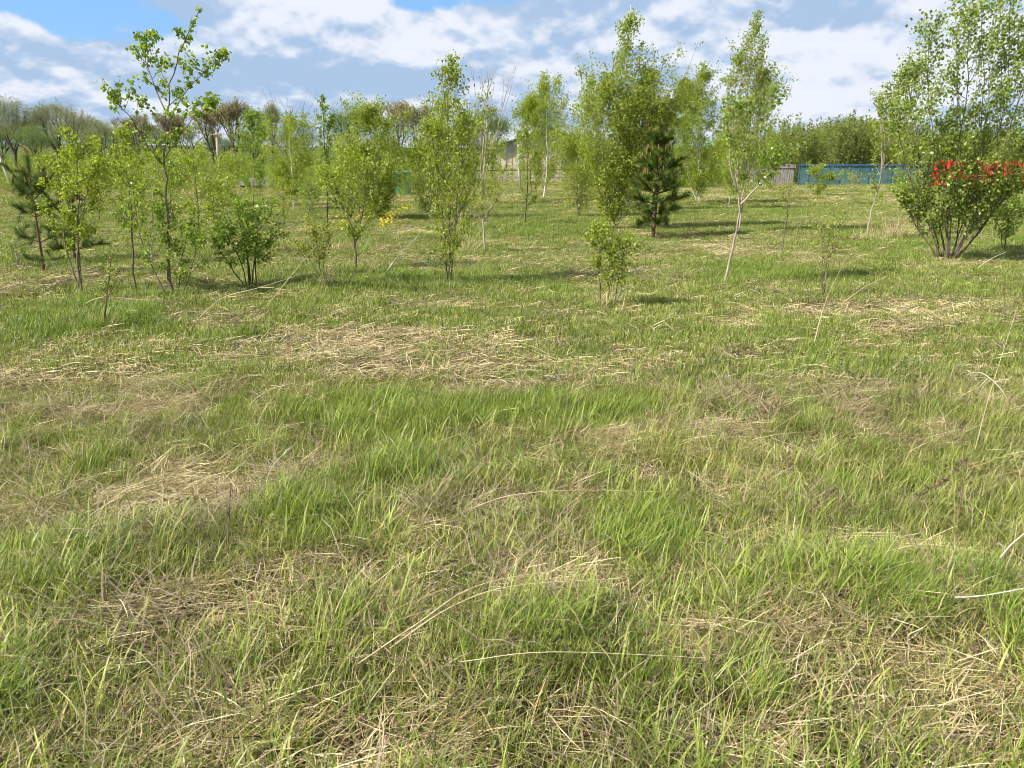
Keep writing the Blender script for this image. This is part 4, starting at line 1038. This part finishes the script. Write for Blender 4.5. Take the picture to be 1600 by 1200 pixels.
# cream building with grey gable, roof and pipe
YB = 66.0
xb0, xb1 = X(776, YB), X(925, YB); zt = P(800, 226, YB)[2]; ze = P(800, 243, YB)[2]
bd = empty('building', ((xb0 + xb1) / 2, YB, 0), 'cream walled building with grey upper wall and dark roof edge behind the birches', 'building'); ob = np.array(((xb0 + xb1) / 2, YB, 0))
m = MB(); m.box(((xb0 + xb1) / 2, YB + 3, 1.15), (xb1 - xb0, 6, 2.3)); m.build('wall', M_CREAM, bd, off=ob)
xr = X(862, YB)
V = [(xb0, YB - .02, 2.3), (xb1, YB - .02, 2.3), (xb1, YB - .02, 2.75), (xr, YB - .02, 4.15), (xb0, YB - .02, 2.85)]
Vb_ = [(a, YB + 6, c) for a, b, c in V]; m = MB(); m.v = [np.array(q) for q in V + Vb_]; m.f = [(0, 1, 2, 3, 4), (9, 8, 7, 6, 5), (0, 5, 6, 1), (1, 6, 7, 2), (0, 4, 9, 5)]
m.build('gable', M_GREYW, bd, off=ob)
ra = MB()
for (xa, za, xc_, zc_) in ((xb0 - .35, 2.74, xr, 4.2), (xr, 4.2, xb1 + .35, 2.66)):
    b0 = len(ra.v)
    for yy in (YB - .4, YB + 6.4):
        for (xx, zz) in ((xa, za), (xc_, zc_), (xc_, zc_ + .12), (xa, za + .12)): ra.v.append(np.array((xx, yy, zz)))
    for q in ((0, 1, 2, 3), (7, 6, 5, 4), (0, 4, 5, 1), (3, 2, 6, 7), (0, 3, 7, 4), (1, 5, 6, 2)): ra.f.append(tuple(b0 + i for i in q))
ra.build('roof', M_ROOF, bd, off=ob)
for xx in np.linspace(xb0 + .3, xb1 - .3, 16):
    m = MB(); m.box((xx, YB - .012, 1.14), (.03, .018, 2.2)); m.build('batten', M_PALEBARK, bd, off=ob)
wf = MB(); wf.box((X(885, YB), YB - .03, 1.45), (1.1, .05, 1.0)); wfo = wf.build('window', M_CONCRETE, bd, off=ob)
wp = MB(); wp.box((X(885, YB), YB - .06, 1.45), (.9, .02, .8)); wp.build('pane', M_GLASS, wfo, off=ob)
# rails of the yard fence before it
yf = empty('rail_fence', (X(820, 58), 58, 0), 'low dark rail fence in front of the cream building', 'fence'); oy = np.array((X(820, 58), 58, 0))
for z, t_ in ((1.05, .012), (.52, .0)):
    m = MB(); m.box(((X(745, 58) + X(900, 58)) / 2, 58, z), (X(900, 58) - X(745, 58), .05, .09), tilty=-t_); m.build('rail', M_WOOD if z < 1 else M_DKBARK, yf, off=oy)
for px_ in (746, 785, 838, 898):
    m = MB(); m.box((X(px_, 58), 58.05, .6), (.1, .045, 1.35)); m.build('post', M_WOOD, yf, off=oy)
# pale prop post and pipe pole
Ypole = 47.0
up = empty('utility_pole', P(815, 302, Ypole) * np.array((1, 1, 0)), 'pale concrete pole with a slanting foot in front of the cream building', 'pole'); ou = P(815, 302, Ypole) * np.array((1, 1, 0))
m = MB(); m.tube([(ou[0] - .02, Ypole, -.1), P(811, 262, Ypole), P(810, 206, Ypole)], [.11, .09, .07], 8); m.build('post', M_CONCRETE, up, True, off=ou)
m = MB(); m.tube([P(810, 221, Ypole) - (0, .1, 0), P(810, 205, Ypole) - (0, .1, 0)], [.10, .10], 8); m.build('cap', M_DKBARK, up, off=ou)
pp = empty('flue_pipe', P(814.5, 240, YB) * np.array((1, 1, 0)) - np.array((0, .3, 0)), 'thin pale metal pipe rising past the roof beside the concrete pole', 'pipe'); q_ = P(814.5, 240, YB)
m = MB(); m.tube([(q_[0], YB - .6, 0), (q_[0], YB - .6, P(814, 212, YB)[2])], [.05, .05], 6); m.build('pipe_shaft', M_CONCRETE, pp, off=np.array(pp.location))
m = MB(); m.tube([(q_[0], YB - .6, P(814, 212, YB)[2]), (q_[0], YB - .6, P(814, 210.5, YB)[2])], [.09, .02], 6); m.build('pipe_cowl', M_CONCRETE, pp, off=np.array(pp.location))
# utility poles at left
Yu = 60.0
b0 = P(345, 292, Yu) * np.array((1, 1, 0)); u1 = empty('utility_pole', b0, 'tall slightly leaning wooden utility pole left of the board stack', 'pole')
m = MB(); m.tube([b0, P(338, 206, Yu)], [.13, .09], 8); m.build('post', M_PALEBARK, u1, True, off=b0)
m = MB(); m.box(P(338, 210, Yu) - (0, .12, 0), (.9, .06, .07)); m.build('crossarm', M_PALEBARK, u1, off=b0)
Yv = 40.0
b0 = P(22, 297, Yv) * np.array((1, 1, 0)); u2 = empty('leaning_post', b0, 'pale post leaning strongly to the left at the left picture edge', 'post')
m = MB(); m.tube([b0, P(-6, 232, Yv)], [.07, .055], 8); m.build('shaft', M_CONCRETE, u2, True, off=b0)
m = MB(); m.tube([P(-6, 232, Yv), P(-7, 230.5, Yv)], [.06, .05], 8); m.build('cap', M_DKBARK, u2, True, off=b0)
# overhead wire from pole to pole
a_, c_ = P(338, 209, Yu), P(810, 207, Ypole); pts = [a_ * (1 - u) + c_ * u - np.array((0, 0, 4 * .45 * u * (1 - u))) for u in np.linspace(0, 1, 24)]
m = MB(); m.tube(pts, .012, 3); tag(m.build('overhead_wire', M_DKBARK), 'thin overhead wire sagging between the two utility poles', 'wire')
# turquoise hut
YT = 40.0
xt0, xt1 = X(616, YT), X(639, YT); zt_ = P(628, 268, YT)[2]
ht = empty('turquoise_hut', ((xt0 + xt1) / 2, YT, 0), 'small turquoise painted hut glimpsed between the birches', 'hut'); oh = np.array(((xt0 + xt1) / 2, YT, 0))
m = MB(); m.box(((xt0 + xt1) / 2, YT + .4, zt_ / 2 - .06), (xt1 - xt0, .8, zt_ - .12)); m.build('wall', M_TEAL, ht, off=oh)
for z in (.62,):
    m = MB(); m.box(((xt0 + xt1) / 2, YT - .02, z), (xt1 - xt0 - .2, .03, .05)); m.build('rail', M_CONCRETE, ht, off=oh)
for k in range(5):
    xx = xt0 + (xt1 - xt0) * (k + .5) / 5
    m = MB(); m.box((xx, YT - .012, zt_ / 2 - .08), (.11, .02, zt_ - .2)); m.build('board', M_TEAL, ht, off=oh)
m = MB(); m.box(((xt0 + xt1) / 2, YT + .4, zt_ - .03), (xt1 - xt0 + .12, 1.0, .06), tilt=.05); m.build('roof', M_TEAL, ht, off=oh)
# stacks of boards
for (pa, pb, py0, py1, lb, dk) in ((345, 358, 283, 290, 'short end of pale stacked boards by the foot of the utility pole', False), (374, 426, 278, 291, 'long low stack of grey boards with a dark end left of the slim birch', True)):
    Ys = 50.0; n_ = 5 if dk else 3; z1 = P(400, py0, Ys)[2]; xa, xb_ = X(pa, Ys), X(pb, Ys); st_ = empty('board_stack', ((xa + xb_) / 2, Ys, 0), lb, 'stack of boards'); os_ = np.array(((xa + xb_) / 2, Ys, 0)); th = .085
    for k in range(n_):
        for j in range(2):
            m = MB(); m.box(((xa + xb_) / 2 + rr_.uniform(-.08, .08), Ys + j * .22, z1 - th * (k + .5) * 1.1), ((xb_ - xa) * rr_.uniform(.9, 1.), .18, th)); m.build('board', M_WOOD, st_, off=os_)
    for xx in (xa + .15, xb_ - .15):
        m = MB(); m.box((xx, Ys + .1, (z1 - th * n_ * 1.1) / 2), (.15, .5, max(z1 - th * n_ * 1.1, .1))); m.build('bearer', M_DKBARK, st_, off=os_)
    if dk:
        m = MB(); m.box((xb_ + .16, Ys + .1, z1 - .25), (.22, .45, .42)); m.build('dark_block', M_DKBARK, st_, off=os_)

# yellow flowers (uncountable drifts)
for nm, px_, py_, rx_, ry_, n_, zz, lb in (('yellow_flowers', 570, 365, 50, 12, 130, .42, 'drift of yellow flowers in the grass under the forked young tree'), ('yellow_flowers', 210, 292, 45, 4, 500, .35, 'band of yellow flowers far away behind the tall poplar'), ('yellow_flowers', 640, 335, 40, 4, 30, .3, 'few scattered yellow flowers right of the conical birch')):
    cx, cy, a, b = ell(px_, py_, rx_, ry_); rq = np.random.RandomState(n_); th = rq.rand(n_) * 6.28; ra_ = rq.rand(n_) ** .8
    k_ = rq.choice(9, n_); ox = rq.normal(0, .5, 9); oy_ = rq.normal(0, .5, 9)
    x = cx + a * (ox[k_] + .25 * ra_ * np.cos(th)); y = cy + b * (oy_[k_] + .25 * ra_ * np.sin(th)); z = terr(x, y) + zz * rq.uniform(.5, 1.1, n_)
    V, F, tn = leaf_arrays(np.column_stack([x, y, z]), .058 if cy < 40 else .10, rq, .9, .0)
    tag(meshobj(nm, V, F, M_FLOWER, attrs={'tint': tn}), lb, 'flowers', kind='stuff')


# ------------------------------------------------------------------ dry stalks and clumps that one can point to
def stalk(name, label, pts, mat, r0=.0035, cat='dry stalk', heads=None, forks=()):
    """pts: (px, py, lift above ground in m)"""
    W_ = []
    for px, py, z in pts:
        d = ray(px, py); tt = (z - CAM_H) / d[2]; q = np.array((tt * d[0], tt * d[1], z)); q[2] = max(z, 0) + gz(q[0], q[1]); W_.append(q)
    if W_[0][2] < .06: W_[0][2] = gz(W_[0][0], W_[0][1])
    pl = smooth_poly(W_, 6); n = len(pl); m = MB(); m.tube(pl, [r0 * (1 - .6 * i / (n - 1)) for i in range(n)], 5)
    if not forks and not heads:
        o = m.build(name, mat); tag(o, label, cat); return o
    root = empty(name, W_[0], label, cat); m.build('stem', mat, root, off=W_[0])
    rq = random.Random(int(pts[0][0]))
    for f in forks:
        p0 = lerp_poly(pl, f[0]); q = [p0, p0 + np.array(f[1]) * .5 + np.array((0, 0, .01)), p0 + np.array(f[1])]
        k = MB(); k.tube(q, [r0 * .7, r0 * .5, r0 * .3], 4); k.build('side_twig', mat, root, off=W_[0])
    if heads:
        k = MB()
        for i in range(heads[1]):
            p0 = lerp_poly(pl, 1 - heads[0] * rq.random()); d = np.array((rq.uniform(-1, 1), rq.uniform(-1, 1), rq.uniform(-.3, 1))) * .016
            k.tube([p0, p0 + d], [.0045, .002], 4)
        k.build('seed_head', mat, root, off=W_[0])['kind'] = 'stuff'
    return root


stalk('dead_stem', 'thin dark upright dead stem standing beside the tussock at left', [(357, 885, 0), (358, 830, .13), (362, 765, .28)], M_DKSTALK, .005, 'dead stem', forks=((.93, (.01, 0, -.02)), (.6, (-.008, 0, .02))))
stalk('dry_stalk', 'long pale straw stalk bowed over the middle of the field', [(735, 800, .12), (800, 778, .16), (900, 768, .18), (1035, 768, .14)], M_STALK, .0026)
stalk('dry_stalk', 'upper of the two long dry stalks curving over the front grass', [(560, 1040, .06), (650, 985, .16), (760, 930, .20), (960, 888, .18)], M_STALK, .0026, forks=((.25, (.05, .0, -.03)),))
stalk('dry_stalk', 'lower of the two long dry stalks curving over the front grass', [(610, 1018, .06), (700, 965, .16), (800, 938, .20), (980, 915, .18)], M_STALK, .0024)
stalk('dry_stalk', 'long fine dry stalk lying almost level in the lower right grass', [(720, 1046, .10), (860, 1035, .14), (1120, 1042, .12)], M_STALK, .002)
stalk('bent_twig', 'bleached forked twig bent like a V at the right edge', [(1556, 885, .10), (1578, 855, .16), (1612, 825, .2)], M_PALESTALK, .004, 'twig', forks=((.35, (-.045, 0, .035)), (.35, (.02, 0, -.10))))
stalk('dry_stalk', 'pale stalk pushing in from the right edge above the front grass', [(1490, 946, .10), (1540, 935, .13), (1612, 920, .17)], M_PALESTALK, .004)
stalk('dry_stalk', 'tall slanting yellowish stalk near the right edge', [(1522, 705, .04), (1548, 610, .38), (1590, 480, .80)], M_STALK, .0024)
stalk('arching_stalk', 'bleached arching stalk bent to the ground near the right edge', [(1500, 582, .02), (1530, 580, .12), (1560, 600, .12), (1580, 632, .0)], M_PALESTALK, .0032, forks=((.5, (-.08, 0, -.12)), (.6, (.10, 0, .02))))
stalk('seed_head_stalk', 'leaning stalk with brown knobbly seed heads left of the standing one', [(1405, 800, .04), (1445, 770, .14), (1475, 755, .18), (1512, 718, .27)], M_DKSTALK, .003, heads=(.75, 46))
stalk('dead_stem', 'thin reddish dead stem under the seed heads on the right', [(1490, 850, 0), (1500, 790, .14), (1511, 720, .28)], M_DKSTALK, .0035, 'dead stem', heads=(.05, 3))
stalk('seed_head_stalk', 'short drooping seed head stalk right of the blue-green tussock', [(1300, 860, 0), (1306, 810, .10), (1309, 770, .19), (1290, 782, .17), (1265, 805, .13)], M_DKSTALK, .003, heads=(.4, 18))
stalk('dry_stalk', 'long dry bramble like stalk arching across the grass before the leafy bush', [(300, 500, .05), (345, 465, .22), (400, 448, .35), (460, 434, .40)], M_STALK, .006, forks=((.7, (.28, 0, -.03)),))
stalk('dry_stalk', 'straight straw stalk slanting up right towards the yellowish bush', [(415, 470, .05), (450, 435, .25), (498, 380, .55)], M_STALK, .005)
stalk('dry_stalk', 'pale slanting stalk in front of the small young birch left of centre', [(600, 425, .03), (622, 398, .2), (652, 366, .45)], M_PALESTALK, .007)
stalk('dry_stalk', 'bent golden stalk making a flat angle in the right middle grass', [(1310, 728, .04), (1255, 702, .12), (1205, 677, .20), (1270, 672, .18)], M_STALK, .0022)
stalk('dry_stalk', 'slim tilted stalk leaning against the lone twiggy sapling', [(1270, 540, .03), (1290, 470, .40), (1325, 395, .85)], M_STALK, .0045)
stalk('dry_stalk', 'long straw stem lying over the straw patch right of centre', [(1250, 555, .03), (1320, 548, .07), (1380, 556, .05), (1460, 560, .03)], M_STALK, .004)
stalk('dry_stalk', 'straw stem slanting towards the big bush', [(1310, 475, .03), (1350, 450, .22), (1385, 432, .34)], M_STALK, .005)
stalk('dry_stalk', 'slanting dry stem at the foot of the big bush', [(1520, 424, .03), (1545, 408, .16), (1572, 394, .28)], M_PALESTALK, .006)
stalk('dry_stalk', 'grey branched dead twig leaning left above the tussock', [(412, 765, .03), (425, 735, .10), (458, 705, .22)], M_PALESTALK, .0025, forks=((.5, (-.03, 0, .05)), (.8, (.03, 0, .03))))
stalk('dry_stalk', 'pale fork of straw lying at the left below the thin crooked sapling', [(130, 480, .05), (160, 465, .15), (215, 468, .12)], M_PALESTALK, .005, forks=((.5, (.12, 0, .06)),))


def clump(label, px, py, rpx, hpx, n, mat, seed, name='dry_grass_clump', lean=(.6, 0)):
    Y = depth(py); c = P(px, py, Y); h = hpx * Y / FPX / cp; rd = rpx * Y / FPX
    o = blade_mesh(name, mat, n, rd, (h * .6, h * 1.15), .006, (.1, .9), (.6, 2.0), lean, 5, seed=seed); COL.objects.link(o)
    o.location = (c[0], Y, gz(c[0], Y)); tag(o, label, 'grass clump'); o['kind'] = 'stuff'


clump('drooping clump of pale dry grass at the foot of the yellowish bush', 508, 456, 14, 44, 80, M_STRAW, 101)
clump('dry brown grass clump under the leaning pale sapling', 1356, 376, 26, 34, 90, M_STRAW, 102)
clump('wispy dry grass clump beside the upright leafy shoots', 955, 482, 28, 45, 120, M_STRAW, 103)
clump('bleached grass clump at the foot of the bushy birch sapling', 704, 452, 20, 20, 60, M_STRAW, 104)
clump('dry grass tuft under the leaves left of the big bush', 1395, 372, 20, 60, 160, M_STRAW, 105)
clump('tall dry weeds behind the forked young tree', 545, 392, 40, 22, 160, M_STRAW, 106)

# taller grass and weeds crowd the foot of every stem
for fx, fy in FEET:
    if fy < 24:
        k = 9 if fy < 15 else 6
        add(GP, fx + rng.normal(0, .16, k), fy + rng.normal(0, .14, k), rng.choice([4, 5, 2] if fy < 9 else [9, 9, 5], k), rng.uniform(.7, 1.15, k), rng.uniform(-1, 1, k))
        add(DP, fx + rng.normal(0, .14, k // 2), fy + rng.normal(0, .12, k // 2), np.full(k // 2, 3.), rng.uniform(.9, 1.5, k // 2), rng.uniform(-3, 3, k // 2))
scatter('meadow_grass', GP, GREEN, 'fresh green meadow grass covering the whole field', 'grass')
scatter('dry_grass', DP, DRY, 'flattened dry straw-coloured grass lying between the green blades', 'dry grass')
